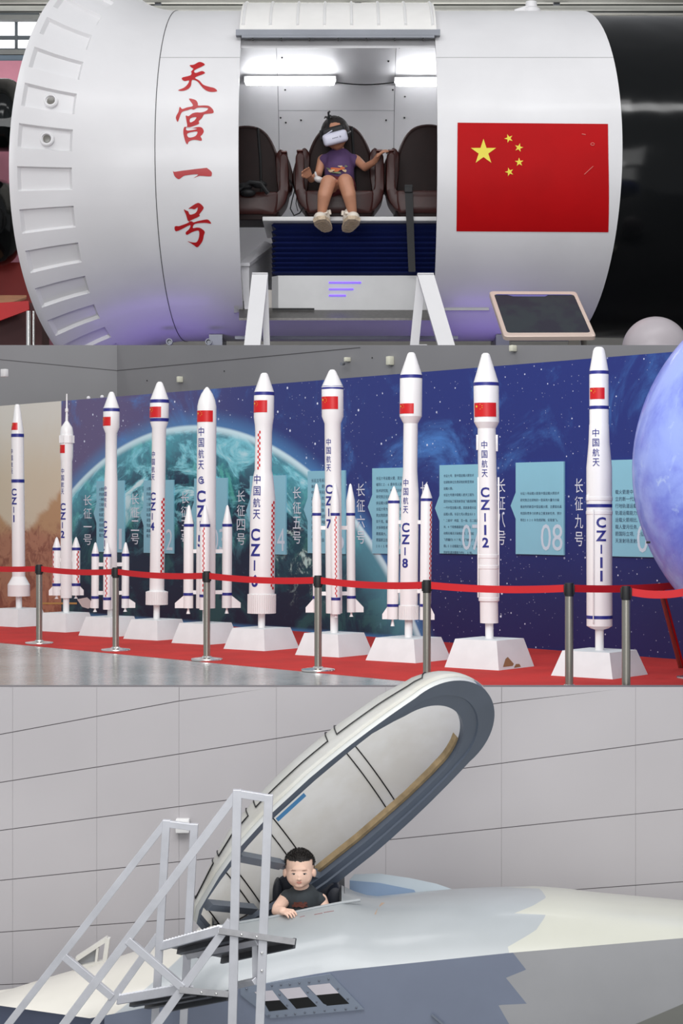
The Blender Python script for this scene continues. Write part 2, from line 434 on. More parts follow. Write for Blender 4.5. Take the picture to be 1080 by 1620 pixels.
def mural_mat():
    m = bpy.data.materials.new('star_mural_print'); n = N(m); x, y, z = n.xyz(n.co()); M = n.math
    p2 = n.vec(x, 0, z)
    t = M('DIVIDE', x, MLEN); hgt = M('DIVIDE', z, VT)
    # night sky: plum at the far end, royal blue toward the near end
    u3, u8 = muv(300, 700)[0] / MLEN, muv(900, 700)[0] / MLEN
    sky = n.mix(n.ss(t, .16, u3 + .14), lin((104, 94, 134)), lin((46, 58, 122)))
    sky = n.mix(n.ss(t, u3, u8), sky, lin((30, 46, 120)))
    low = n.mix(n.ss(t, .1, .6), lin((36, 38, 62)), lin((30, 34, 92)))
    sky = n.mix(n.ss(hgt, .60, .10), sky, low)
    neb = n.ss(n.noise(p2, 1.5, 9, .66, .8), .50, .74)
    neb = M('MULTIPLY', neb, n.ss(hgt, .40, .75))
    sky = n.mix(M('MULTIPLY', neb, .85), sky, lin((78, 140, 214)))
    sky = n.mix(M('MULTIPLY', n.ss(n.noise(p2, 4.5, 9, .7, .6), .58, .82), M('MULTIPLY', neb, .8)), sky, lin((150, 196, 236)))
    for sc, th, br in ((9.0, .10, 1.0), (20.0, .13, .8), (4.6, .058, 1.0), (38.0, .14, .5)):
        vo = n.new('ShaderNodeTexVoronoi'); n.put(vo.inputs['Vector'], p2); vo.inputs['Scale'].default_value = sc
        star = M('MULTIPLY', n.ss(vo.outputs['Distance'], th, th * .45), br)
        keep = n.xyz(vo.outputs['Color'])[0]
        star = M('MULTIPLY', star, n.ss(keep, .45, .62))
        sky = n.mix(star, sky, lin((228, 236, 255)))
    # the planet
    dx = M('SUBTRACT', x, ECX); dz = M('SUBTRACT', z, ECY)
    d = M('DIVIDE', M('SQRT', M('ADD', M('MULTIPLY', dx, dx), M('MULTIPLY', dz, dz))), ER)
    ang = M('ARCTAN2', dx, dz)
    pv = n.vec(M('MULTIPLY', ang, 1.1), M('MULTIPLY', d, 3.2), 0)      # streaks that follow the limb
    land = n.noise(p2, 2.6, 12, .66, .5); cl = n.noise(pv, 3.6, 12, .68, .9); fine = n.noise(p2, 9.0, 12, .74, .5)
    sea = n.mix(n.ss(land, .46, .54), lin((10, 34, 66)), lin((30, 110, 122)))
    sea = n.mix(n.ss(land, .54, .60), sea, lin((78, 172, 160)))
    pl = n.mix(M('MULTIPLY', n.ss(hgt, .64, .24), .80), sea, lin((12, 32, 58)))
    pl = n.mix(M('MULTIPLY', n.ss(cl, .49, .57), n.ss(hgt, .22, .62)), pl, lin((124, 206, 218)))
    pl = n.mix(M('MULTIPLY', n.ss(cl, .55, .64), n.ss(hgt, .30, .62)), pl, lin((222, 246, 248)))
    spot = M('MULTIPLY', n.ss(fine, .54, .66), n.ss(M('ABSOLUTE', M('SUBTRACT', x, muv(478, 850)[0])), .62, .10))
    pl = n.mix(M('MULTIPLY', spot, n.ss(M('ABSOLUTE', M('SUBTRACT', hgt, .36)), .30, .08)), pl, lin((206, 236, 226)))
    pl = n.mix(M('MULTIPLY', n.ss(fine, .60, .70), .35), pl, lin((120, 176, 196)))
    pl = n.mix(M('MULTIPLY', n.ss(d, .84, .99), .45), pl, lin((120, 206, 226)))
    pl = n.mix(n.ss(d, .976, .995), pl, lin((210, 242, 250)))
    glow = M('MULTIPLY', n.ss(d, 1.05, 1.0), .60)
    sky = n.mix(glow, sky, lin((84, 150, 206)))
    fade = M('MULTIPLY', n.ss(d, 1.004, .996), n.ss(hgt, .0, .02))
    col = n.mix(fade, sky, pl)
    # desert picture at the far end
    us = muv(97, 800)[0]
    dn = n.noise(p2, 3.0, 6, .6, .8)
    sandz = M('ADD', hgt, M('MULTIPLY', M('SUBTRACT', dn, .5), .16))
    ds = n.mix(n.ss(sandz, .98, .60), lin((228, 225, 214)), lin((222, 208, 182)))
    hill = M('SUBTRACT', sandz, M('MULTIPLY', M('ABSOLUTE', M('SUBTRACT', x, us - .62)), .42))
    ds = n.mix(n.ss(M('SUBTRACT', hill, .0), .36, .30), ds, lin((196, 156, 116)))
    ds = n.mix(n.ss(sandz, .42, .34), ds, lin((184, 130, 102)))
    ds = n.mix(M('MULTIPLY', n.ss(n.noise(p2, 7, 8, .7, 1.2), .45, .62), n.ss(sandz, .44, .36)), ds, lin((146, 90, 70)))
    col = n.mix(n.ss(x, us + .004, us - .004), col, ds)
    n.finish(col, .45)
    return m
b = B(); b.box((MLEN / 2, .025, VT / 2), (MLEN, .05, VT))
mural = tag(build(b, 'photo_mural', mural_mat(), smooth=False), 'long printed mural of stars and a blue planet behind the rocket models', 'mural')
mural.location = MA; mural.rotation_euler = (0, 0, math.atan2(ME.y, ME.x))
BOARD = mat('board_pale_blue', (140, 198, 216), .5, var=.02)
TITLEW = mat('mural_lettering_white', (222, 228, 238), .5, var=0)
NUMW = mat('board_number_white', (206, 222, 234), .5, var=0)
INK = mat('mural_small_print', (52, 76, 104), .6, var=0)
BT = {
 7: ['长征七号,是中国运载火箭技术', '在研制单位负责研制的新型液体', '运载火箭。', '长征七号是中国载人航天工程为', '国空间站工程发射货运飞船而研制', '一代中型运载火箭。其前身是长征', '运载火箭。长征七号火箭全长53', '"二级半"构型,芯一级、芯二级直径', '米,4个助推器直径2.25米采用液', '动等无毒无污染推进剂,火箭起', '飞质量约597吨,起飞推力72', '箭LEO运载能力达14吨,700', '同步轨道运载能力约5.5吨。'],
 8: ['', '', '', '长征八号运载火箭是中国运载火箭技术', '研究院正在研制的一型采用大量与分级', '推进剂的新型中型运载火箭,主要面向具', '有国际竞争力的商业卫星发射任务,预计', '将在2020年完成研制,实现首飞。'],
 9: ['', '', '', '载火箭是中华人民共和国', '立的新一代重型火箭,近', '行地轨道运载能力至少', '轨道运载能力至少50吨', '运载火箭相比,将可能', '载人登月任务,并可能于2', '箭国际立项,长征九号可能', '天发射场发射。'],
 6: ['长征六号运载火箭,英文Long', '缩写CZ-6是中华人民共和国', '技术研究院,中国航天科技集团', '研究院正在研制的新一代液体', '体运载火箭。', '长征六号为三级液体运载火箭', '同太阳同步轨道运载能力不', '如千克。填补了新一代运载', '对多种技术和无毒发动机', '精度高大。长征六号首飞星', '箭国家正在太原卫星发射', '2015年发射。'],
 5: ['长征五号系列运载', '单位",是中华人', '中国航天科技集', '2006年立项研', '运载火箭长57', '无毒无污染', '地球轨道运载', '达到25吨级', '同步轨道14', '月球探测', '空间站建设'],
}
GEN = ['火箭是中国研制', '的运载火箭系列', '一种常规推进剂', '三级液体火箭。', '主要用于发射低', '轨道卫星任务。', '该型火箭于国内', '完成首次飞行,', '具备多星发射', '能力与可靠性。']
boards = [  # digit, left, right, top at left/right, bottom, notch y, title x, title top, title bottom, text left offset
    (1, 154.5, 198, 761, 760, 873, 812, 139, 783, 862), (2, 229, 276, 760, 758, 874.5, 815, 214, 781, 861), (3, 309, 361, 757, 755, 875, 810, 293, 779, 862),
    (4, 397, 453.6, 753, 751, 876, 808, 381.5, 776, 862), (5, 488.5, 547.5, 745.5, 743.5, 875, 806, 470, 770, 860), (6, 590.6, 656, 741, 738, 875.5, 802, 571, 765, 860),
    (7, 697, 765, 736, 734, 875.5, 804, 672, 762, 861), (8, 817.5, 893.5, 732, 730, 876.5, 800, 793, 757, 862), (9, 967, 1048, 728, 726, 880, 798, 916, 757, 864)]
CN = '一二三四五六七八九'
for (k, x0, x1, ta, tb, yb, yn, tx, t0, t1) in boards:
    u0, u1 = muv(x0, 800)[0], muv(x1, 800)[0]; vt = muv(x0, ta)[1]; vb = muv(x0, yb)[1]; vn = muv(x0, yn)[1]
    nd = (u1 - u0) * .11
    bb = B(); bb.slab([(u0, -.012, vb), (u1, -.012, vb), (u1, -.012, vt), (u0, -.012, vt)], (0, .014, 0))
    bb.slab([(u0 + .001, -.0115, vn - .085), (u0 + .001, -.0115, vn + .085), (u0 - nd, -.0115, vn)], (0, .012, 0))
    bo = build(bb, 'info_board', BOARD, mural, smooth=False); bo['label'] = 'pale blue information board'
    f = lambda a, c: V((a, -.0135, c))
    nb = B(); hn = (vt - vb) * .285; wn = (u1 - u0) * .21
    letter(nb, '0', u1 - wn * 1.72, vb + (vt - vb) * .045, wn, hn, f); letter(nb, str(k), u1 - wn * .60, vb + (vt - vb) * .045, wn * (.5 if k == 1 else 1), hn, f)
    build(nb, 'board_number', NUMW, bo, smooth=False)
    tb_ = B(); lines = BT.get(k, GEN); mx = max(len(s) for s in lines)
    sz = min((u1 - u0) * .86 / mx, .028); lh = (vt - vb) * .072
    for i, s in enumerate(lines): line_of(tb_, s, u0 + (u1 - u0) * .10, vt - (vt - vb) * .135 - i * lh, sz, lambda a, c: V((a, -.0128, c)), .006)
    build(tb_, 'board_text', INK, bo, smooth=False)
    tt = B(); uc = muv(tx, 800)[0]; wd = muv(tx + 6.5, 800)[0] - muv(tx - 6.5, 800)[0]
    vstack(tt, '长征' + CN[k - 1] + '号', uc, muv(tx, t0)[1], muv(tx, t1)[1], wd, lambda a, c: V((a, -.003, c)), 0, .2)
    build(tt, 'title_lettering', TITLEW, mural, smooth=False)
# small printed lander shape lying at the foot of the desert picture
b = B(); f = lambda px, py: V((muv(px, py)[0], -.002, muv(px, py)[1]))
b.face([f(122, 948), f(138, 945), f(146, 952), f(152, 957), f(140, 963), f(130, 960)])
build(b, 'printed_lander', mat('print_white', (224, 218, 214), .5), mural, smooth=False)
b = B(); b.face([f(60, 953), f(122, 953), f(122, 956), f(60, 956)])
build(b, 'printed_stripe', mat('print_gold', (196, 158, 92), .5), mural, smooth=False)

# ------------------------------------------------------------------ rocket models
def star5(b, cx, cy, r, fn, turn=0.0, mi=0):
    pts = []
    for i in range(10):
        a = PI / 2 + turn + i * PI / 5; q = r if i % 2 == 0 else r * .382
        pts.append((cx + q * math.cos(a), cy + q * math.sin(a)))
    c = b.bm.verts.new(fn(cx, cy)); vs = [b.bm.verts.new(fn(*p)) for p in pts]
    for i in range(10): q = b.bm.faces.new((c, vs[i], vs[(i + 1) % 10])); q.material_index = mi

BOLD = .030
def rocket(name, label, Y, ctip, cbase, prof, side, stripes, flag, text1, text2, skirt=None, pole=None, boosters=(), struts=(), checks=(), rings=(), boxes=(), code='CZ-1', plinth_h=.13, logo=None, antenna=None, chipped=False):
    k = Y / F; ytip = prof[0][0]; ybase = pole[2]
    X0 = (cbase - 540) * k; base = V((X0, Y, FLOOR))
    root = thing('rocket_model', label, 'rocket model', base, 'rocket models on white plinths')
    def zz(y): return CZ + (810 - y) * k
    def ax(y): return (lerp(ctip, cbase, (y - ytip) / (ybase - ytip)) - 540) * k
    tab = [(y, r) for y, r in prof]
    def rad(y): return interp(tab, y) * k
    def surf(px, y, off=.0016):
        """point on the hull face: px offset from the axis in pixels, at picture row y"""
        r = rad(y); a = math.asin(max(-.985, min(.985, px * k / r))); r += off
        return V((ax(y) + r * math.sin(a), Y - r * math.cos(a), zz(y)))
    def arc(a0, s, y, off=.0016):
        r = rad(y); a = a0 + s * k / r; r += off
        return V((ax(y) + r * math.sin(a), Y - r * math.cos(a), zz(y)))
    def shell(tabl, cx, yy, n=32):
        """spin (row, radius px) pairs round an axis at pixel column offset cx and depth yy"""
        b = B(); rings_ = []
        for y, r in tabl:
            c = V((ax(y) + cx * k, yy, zz(y)))
            rings_.append([b.bm.verts.new(c + V((max(r, .25) * k * math.cos(2 * PI * i / n), max(r, .25) * k * math.sin(2 * PI * i / n), 0))) for i in range(n)])
        for p, q in zip(rings_, rings_[1:]):
            for i in range(n): b.bm.faces.new((p[i], p[(i + 1) % n], q[(i + 1) % n], q[i]))
        b.bm.faces.new(rings_[0]); b.bm.faces.new(rings_[-1][::-1]); return b
    build(shell(tab, 0, Y), 'hull', ROCKW, root, angle=28)
    for y in stripes: build(shell([(y - 2.6, interp(tab, y - 2.6) + .3), (y + 2.6, interp(tab, y + 2.6) + .3)], 0, Y), 'stripe', NAVY, root)
    for y in rings: build(shell([(y - 3, interp(tab, y) + .1), (y - 2.4, interp(tab, y) + .75), (y + 2.4, interp(tab, y) + .75), (y + 3, interp(tab, y) + .1)], 0, Y), 'hull_ring', ROCKW, root)
    fx0, fx1, fy0, fy1 = flag; cf = lerp(ctip, cbase, (fy0 - ytip) / (ybase - ytip))
    a0 = math.asin(max(-.97, (fx0 - cf) * k / rad(fy0))); a1 = math.asin(min(.97, (fx1 - cf) * k / rad(fy0)))
    def fl(u, v, off=.0018):
        y = lerp(fy0, fy1, v); a = lerp(a0, a1, u); r = rad(y) + off; return V((ax(y) + r * math.sin(a), Y - r * math.cos(a), zz(y)))
    b = B(); b.grid(fl, [i / 14 for i in range(15)], [0, .5, 1])
    wf = (a1 - a0) * rad(fy0); hf = (fy1 - fy0) * k
    sf = lambda s, t: fl(s / wf, 1 - t / hf, .003)
    star5(b, wf * .17, hf * .74, hf * .12, sf, mi=1)
    for (sx, sy) in ((.34, .88), (.42, .78), (.42, .64), (.34, .54)): star5(b, wf * sx, hf * sy, hf * .04, sf, .3, mi=1)
    build(b, 'flag', [RED, YELLOW], root)
    for (s, c, y0, y1, ww) in ((('中国航天',) + text1), ((code,) + text2)):
        b = B(); cm = lerp(ctip, cbase, ((y0 + y1) / 2 - ytip) / (ybase - ytip))
        vstack(b, s, 0, -y0, -y1, ww, lambda x, y: arc(math.asin(max(-.9, min(.9, (c - cm) * k / rad(-y)))), x, -y), BOLD if s != '中国航天' else .007, .2, True)
        build(b, 'lettering', NAVY, root, smooth=False, recalc=False)
    if logo:
        b = B(); cx, cy, r = logo; cm = lerp(ctip, cbase, (cy - ytip) / (ybase - ytip))
        fn = lambda x, y: arc(math.asin((cx - cm) * k / rad(cy)), x, cy - y)
        for (r0, r1, g0, g1) in ((.70, 1.0, 60, 330), (.28, .52, -120, 150), (.58, .68, -60, 40)):
            pts = [(g0 + (g1 - g0) * i / 16) for i in range(17)]
            for p, q in zip(pts, pts[1:]):
                cs = lambda a, R: (R * r * math.cos(math.radians(a)), R * r * math.sin(math.radians(a)))
                b.face([fn(*cs(p, r0)), fn(*cs(p, r1)), fn(*cs(q, r1)), fn(*cs(q, r0))])
        b.face([fn(-r * .1, r * .1), fn(r * .55, r * .1), fn(r * .55, r * .28), fn(-r * .1, r * .28)])
        build(b, 'round_emblem', NAVY, root, smooth=False, recalc=False)
    for (cx, y0, y1) in checks:
        b = B(); nrow = int((y1 - y0) / 4.2); cm = lerp(ctip, cbase, (y0 - ytip) / (ybase - ytip)); ph = (y1 - y0) / nrow
        for i in range(nrow):
            ya = y0 + i * ph; sx = -2.2 if i % 2 else 0
            f4 = lambda x, y: surf(cx - cm + x, y)
            b.face([f4(sx, ya), f4(sx + 2.2, ya), f4(sx + 2.2, ya + ph), f4(sx, ya + ph)])
        build(b, 'checker_strip', RED, root, smooth=False, recalc=False)
    if skirt:
        y0, y1, r0, r1, nr = skirt; b = shell([(y0, r0 * .86), (y0 + 1.5, r1 * .93), (y1, r1 * .93)], 0, Y)
        for i in range(nr):
            a = 2 * PI * i / nr; d = V((math.sin(a), -math.cos(a), 0)); p = lambda y, r: V((ax(y), Y, zz(y))) + d * (r * k)
            b.bar(p(y0 + 2, r1 * .96), p(y1, r1 * .96), r1 * k * 3.4 / nr, r1 * k * .09, up=d)
        build(b, 'engine_skirt', ROCKW, root)
    for (cx, y0, y1, ww, dp) in boxes:
        b = B(); xm = (ax((y0 + y1) / 2)) + cx * k; b.box((xm, Y - dp * k, (zz(y0) + zz(y1)) / 2), (ww * k, 8 * k, (y1 - y0) * k), bevel=.0008)
        build(b, 'cable_tray', ROCKW, root)
    if antenna:
        y0, y1, yk = antenna
        b = shell([(y0, 1.0), (yk - 3, 1.4), (yk - 2.4, 2.6), (yk + 2.4, 2.6), (yk + 3, 1.7), (y1, 2.3)], 0, Y, 14); build(b, 'escape_tower', ROCKW, root)
        b = B()
        for i in range(8):
            a = 2 * PI * i / 8 + .2; d = V((math.sin(a), -math.cos(a), 0)); c = V((ax(695), Y, zz(695))) + d * (10.6 * k)
            b.bar(c + V((0, 0, 6 * k)), c - V((0, 0, 6 * k)), 7.4 * k, 2.6 * k, up=d)
        build(b, 'grid_panels_ring', ROCKW, root, smooth=False)
    for (cx, dy, yt, ysh, y0, y1, r, low, fin, noz, chk) in boosters:
        yy = Y + dy
        cxo = cx - lerp(ctip, cbase, (ysh - ytip) / (ybase - ytip))
        bo = build(shell([(yt, .5), (yt + 2, 2.0), (ysh, r), (y1, r)], cxo, yy, 22), 'booster', ROCKW, root, angle=28)
        for y in (y0, low): build(shell([(y - 2.2, r + .3), (y + 2.2, r + .3)], cxo, yy, 22), 'stripe', NAVY, bo)
        if fin:
            s = 1 if fin > cx else -1; b = B(); xe = ax(y1) + cxo * k + s * r * k * .9; xo = ax(y1) + (cxo + fin - cx) * k
            b.slab([V((xe, yy - .004, zz(low + 2))), V((xe, yy - .004, zz(y1))), V((xo, yy - .004, zz(y1))), V((xo, yy - .004, zz(y1 - 8)))], (0, .008, 0))
            build(b, 'fin', ROCKW, bo, smooth=False)
        if noz: build(shell([(y1, 1.6), (y1 + 3, 1.6), (noz, 3.3)], cxo, yy, 14), 'nozzle', ROCKW, bo)
        if chk:
            b = B(); nrow = int((low - y0 - 6) / 3.8); ph = (low - y0 - 6) / nrow; sgn = chk
            for i in range(nrow):
                ya = y0 + 3 + i * ph; x0 = sgn + (-1.5 if i % 2 else 0)
                def f4(x, y):
                    a = math.asin(max(-.97, min(.97, x / r))); R = (r + .4) * k
                    return V((ax(y) + cxo * k + R * math.sin(a), yy - R * math.cos(a), zz(y)))
                b.face([f4(x0, ya), f4(x0 + 1.5, ya), f4(x0 + 1.5, ya + ph), f4(x0, ya + ph)])
            build(b, 'checker_strip', RED, bo, smooth=False, recalc=False)
        for y in struts:
            b = B(); b.bar(V((ax(y), Y, zz(y))), V((ax(y) + cxo * k, yy, zz(y))), 5 * k, 6 * k); build(b, 'strut', ROCKW, root, smooth=False)
    # pole and plinth
    yp0, rp, yp1 = pole; sd = side * k; zt = FLOOR + plinth_h
    b = B(); b.tube([V((ax(yp0), Y, zz(yp0))), V((X0, Y, zt - .004))], rp * k, 18); build(b, 'pole', ROCKW, root)
    b = B(); R = rot('Z', -38)
    def ring(sx, z): return [base + R @ V((x * sx / 2, y * sx / 2, z - FLOOR)) for x, y in ((-1, -1), (1, -1), (1, 1), (-1, 1))]
    b.hexa(ring(sd, FLOOR + .002), ring(sd * .765, zt))
    po = build(b, 'plinth', PLINTHW, root, smooth=False)
    if chipped:
        cb = B(); q = ring(sd, FLOOR + .002); tq = ring(sd * .765, zt)
        def fp(u, v): p = q[1].lerp(q[2], u).lerp(tq[1].lerp(tq[2], u), v); return p + (R @ V((1, -0, .2))).normalized() * .0012
        cb.face([fp(*a) for a in ((.12, .10), (.40, .10), (.44, .17), (.30, .42), (.22, .36))]); cb.face([fp(*a) for a in ((.42, .03), (.62, .04), (.60, .14), (.50, .15))])
        build(cb, 'chipped_patch', mat('bare_board', (146, 112, 78), .8), po, smooth=False)
    return root

rocket('r', 'tall white rocket model lettered CZ-11, beside the blue globe', 9.75, 947, 948, [(549, 5), (551, 7.5), (555, 9.3), (588, 15.2), (671, 15.2), (672, 15.6), (700, 16.6), (740, 20.2), (975, 20.4), (990, 20.4), (994, 14), (996, 7)], 111, [589.5, 645, 800, 976], (932.6, 953.8, 614, 632), (940, 679, 738, 11), (948, 818, 919, 12.5), pole=(994, 6.8, 1029), rings=(789, 811), code='CZ-11', boxes=((-19, 783, 792, 4, 6), (-12, 805, 985, 1.2, 16)))
rocket('r', 'white rocket model lettered CZ-12 on a chipped plinth', 10.27, 768, 774, [(558.7, 4), (561, 6.5), (606, 20), (668, 20), (678, 14.4), (740, 14.6), (880, 15.6), (948, 15.8), (949, 14.5), (985.5, 14.5)], 102, [608], (750, 782.9, 638, 660), (765, 698, 755, 9.5), (766, 771, 866, 11), pole=(985, 6.5, 1010), rings=(880, 897, 948), boxes=((15.3, 688, 714, 3.4, 0), (-15.5, 688, 712, 2.6, 0), (16.2, 755, 945, 2.4, 0), (-16, 755, 945, 1.8, 0)), code='CZ-12', plinth_h=.155, chipped=True)
rocket('r', 'white rocket model lettered CZ-8 with two side boosters', 10.75, 650.5, 646, [(557.7, 4), (560, 6.2), (594, 17.7), (659, 17.7), (670, 11.4), (745, 11.4), (784, 14), (956, 14.2), (980, 14.2)], 97, [596], (632, 653.5, 639, 655), (641, 758, 812, 9), (640.3, 827, 898, 9.5), skirt=(956, 980, 14.5, 16, 34), pole=(978, 6.3, 1006), code='CZ-8',
       boosters=((623, .03, 769, 790, 794, 980, 9.2, 958, 606.5, 991, 0), (674, -.03, 765, 787, 790.6, 980, 9, 957, 688.5, 0, 6.6)), struts=(826, 935))
rocket('r', 'white rocket model lettered CZ-7 with slim boosters round its foot', 11.15, 525.5, 528.5, [(585, 3.5), (587.5, 5.8), (612, 17.3), (659, 17.3), (670, 13), (760, 13), (970, 13)], 88, [613.5], (509, 534.3, 628, 648), (519.5, 694, 746, 8.4), (520, 767, 836, 8.6), pole=(969, 6.2, 992), code='CZ-7',
       boosters=((500.6, 0, 765, 792, 813.6, 969, 7, 945, 482, 0, 0), (554.3, .03, 765, 792, 813.6, 969, 7, 945, 573.7, 976, 0), (530, -.105, 765, 792, 813.6, 970, 7.2, 946, 0, 975, .4)), struts=(835, 939))
rocket('r', 'thick white rocket model lettered CZ-6 with a ribbed skirt', 11.65, 418, 413.5, [(590, 3.4), (592, 5.8), (621, 16), (660, 16), (672, 14.2), (684, 13.4), (744, 13.6), (752, 15.5), (788, 19.8), (938, 20.4), (968, 20.4)], 85, [623], (401.7, 423, 634, 653), (406.5, 751, 821, 13), (403.5, 836, 928, 13.5), skirt=(938, 970, 21, 22.5, 40), pole=(968, 5.6, 988), checks=((410.5, 682, 743), (432, 793, 932)), code='CZ-6')
rocket('r', 'white rocket model lettered CZ-5 with a round emblem and long boosters', 12.17, 327.3, 325, [(612.5, 1.5), (616, 4.5), (624, 9.5), (633, 13), (643, 15.2), (700, 15.3), (962, 15.3)], 76, [], (312, 337.2, 650, 668), (318.8, 676, 743, 10.5), (318, 776, 865, 11.5), pole=(961, 4.8, 986), code='CZ-5', logo=(319.5, 760, 6),
       boosters=((298.5, 0, 799, 829, 831, 962, 7.9, 940, 277.5, 971, 0), (359, .03, 799, 829, 831, 962, 7.9, 940, 381, 971, 0), (326.5, -.13, 799, 829, 831, 963, 8, 941, 0, 0, -1.4)), struts=(872, 937))
rocket('r', 'slender white rocket model lettered CZ-4 with a ribbed flared skirt', 12.57, 252.6, 247.5, [(604, 2.6), (606.5, 5), (633, 15), (666, 15), (678, 11.2), (780, 11.2), (860, 11.6), (956, 11.8)], 74, [635, 664.5], (237.2, 256, 644, 661), (243, 714, 760, 7), (242, 779, 839, 7.4), skirt=(934, 956.5, 13, 17.5, 30), pole=(955, 5, 979), checks=((258.2, 788, 914),), code='CZ-4')
rocket('r', 'white rocket model lettered CZ-3 with a cone nose and short boosters', 12.9, 176.4, 174, [(620, 2.4), (622.5, 4.4), (647, 13), (676, 13), (685.5, 9.2), (735, 9.2), (762, 10.4), (963, 10.5)], 70, [648.5], (163.3, 176.5, 660, 674), (167.7, 769, 803, 5.4), (166.4, 824, 880, 6), pole=(962, 4.2, 979), code='CZ-3',
       boosters=((150.8, 0, 858, 876, 878, 962, 6, 945, 144, 968, 0), (197.8, .03, 858, 876, 878, 962, 6, 945, 213.8, 968, 0), (172.6, -.10, 858, 876, 878, 963, 6.2, 946, 0, 0, -.6)), struts=(893, 938))
rocket('r', 'white rocket model lettered CZ-2 with a thin escape tower', 13.4, 105.5, 104.6, [(666, 2.2), (668, 3.5), (676, 9), (684, 10.3), (705, 10.3), (722, 10.2), (730, 9), (946, 9)], 67, [], (95.2, 104, 704, 717), (99.9, 741, 782, 6), (100, 796, 851, 6.4), pole=(945, 4.9, 969), code='CZ-2', antenna=(623, 668, 649),
       boosters=((89.7, 0, 849.7, 866, 868.4, 942, 6.6, 925, 77.5, 947, -5.2), (119.6, .02, 849.7, 866, 868.4, 942, 6.8, 925, 132, 947, 3.4)), struts=(886, 930))
rocket('r', 'plain white rocket model lettered CZ-1 before the desert picture', 14.0, 27.3, 30, [(639.6, 2.6), (642, 4), (682, 9.6), (690, 9.9), (912, 10.3), (924, 17), (925, 17.6), (943, 17.6)], 66, [689, 761], (18, 29, 669, 680.5), (20, 710, 750, 5), (23.4, 773, 826, 6), pole=(942, 4.9, 961), code='CZ-1')

# ------------------------------------------------------------------ belt barriers
BELT = mat('belt_red', (196, 22, 30), .6, var=.05)
def make_post(label, at):
    r = thing('barrier_post', label, 'barrier post', (0, 0, 0), 'belt barrier posts')
    b = B(); b.lathe([(0, 0), (.089, 0), (.090, .004), (.088, .010), (.060, .014), (.030, .018), (.024, .024), (0, .024)], (0, 0, 0), 40); build(b, 'base_plate', CHROME, r)
    b = B(); b.lathe([(0, .018), (.0195, .018), (.0195, .445), (0, .445)], (0, 0, 0), 24); build(b, 'pole', STEEL, r)
    b = B(); b.lathe([(0, .44), (.0205, .44), (.0205, .500), (.019, .503), (0, .503)], (0, 0, 0), 24)
    for s in (-1, 1): b.box((s * .021, 0, .472), (.008, .020, .048), bevel=.002)
    build(b, 'belt_cassette', BLACKM, r)
    r.location = at; return r
posts = [(-70, 12.75), (62, 12.06), (183, 11.45), (327, 10.72), (503, 10.0), (675, 9.33), (900, 8.95), (990, 8.57), (1098, 9.55), (1091, 8.535)]
plabel = ['barrier post at the far end of the belt beyond the CZ-1 model', 'steel barrier post between the CZ-1 and CZ-2 models', 'steel barrier post in front of the CZ-3 model', 'steel barrier post in front of the CZ-5 model',
          'steel barrier post in front of the CZ-7 model', 'steel barrier post beside the CZ-8 booster', 'steel barrier post just before the CZ-11 plinth, on the CZ-12 side', 'steel barrier post between the CZ-11 model and the globe',
          'barrier post with round foot hidden behind the globe', 'barrier post in front of the globe, at the end of the belt']
pobj = []
for i, (px, Y) in enumerate(posts):
    at = V(((px - 540) / F * Y, Y, FLOOR + .0022))
    pobj.append(make_post(plabel[0], at) if i == 0 else copy_thing(pobj[0], at, plabel[i]))
    bpy.context.view_layer.update()
def belt(i, j):
    a = pobj[i].location + V((0, 0, .477)); c = pobj[j].location + V((0, 0, .477)); d = (c - a).normalized(); nrm = V((-d.y, d.x, 0)) * .0006
    a = a + d * .024; c = c - d * .024; b = B(); n_ = 14
    for s in (-1, 1):
        b.grid(lambda u, v: a.lerp(c, u) + V((0, 0, v - .012 * 4 * u * (1 - u))) + nrm * s, [k / n_ for k in range(n_ + 1)], [-.0175, .0175])
    o = build(b, 'belt', BELT, None)
    o.parent = pobj[i]; o.matrix_parent_inverse = Matrix.Translation(-pobj[i].location); o['label'] = 'red fabric belt'
for i, j in ((0, 1), (1, 2), (2, 3), (3, 4), (4, 5), (5, 6), (6, 8), (7, 9)): belt(i, j)

# ------------------------------------------------------------------ moon globe
GY, GR = 8.85, .903
gc = P(1309, 742, GY)
gm = bpy.data.materials.new('moon_globe_skin'); n = N(gm); v = n.co()
f1 = n.noise(v, 2.2, 8, .65, .4); f2 = n.noise(v, 9, 6, .7, .8)
c = n.mix(n.ss(f1, .40, .66), lin((106, 118, 220)), lin((154, 172, 244)))
c = n.mix(n.math('MULTIPLY', n.ss(f2, .56, .74), .7), c, lin((196, 214, 250)))
c = n.mix(n.math('MULTIPLY', n.ss(n.noise(v, 1.3, 3), .58, .68), .6), c, lin((86, 90, 206)))
n.finish(c, .35, coat=.2)
gl = thing('moon_globe', 'huge lavender blue moon globe at the end of the rocket row', 'globe', (gc.x, gc.y, FLOOR))
b = B(); b.ball(gc, GR, seg=96); build(b, 'globe_skin', gm, gl)
b = B(); b.tube([gc + V((.46 * math.cos(a), .46 * math.sin(a), -.80)) for a in [2 * PI * i / 32 for i in range(33)]], .02, 10); build(b, 'support_ring', GREYMETAL, gl)
for i in range(4):
    a = PI / 4 + i * PI / 2; d = V((math.cos(a), math.sin(a), 0)); b = B()
    b.tube([V((gc.x, gc.y, gc.z - .80)) + d * .46, V((gc.x, gc.y, FLOOR + .01)) + d * .54], .02, 10); build(b, 'leg', GREYMETAL, gl)
b = B(); b.box(P(1025, 858, 8.66), (.018, .012, .010), bevel=.002); build(b, 'air_valve', BLACKM, gl)
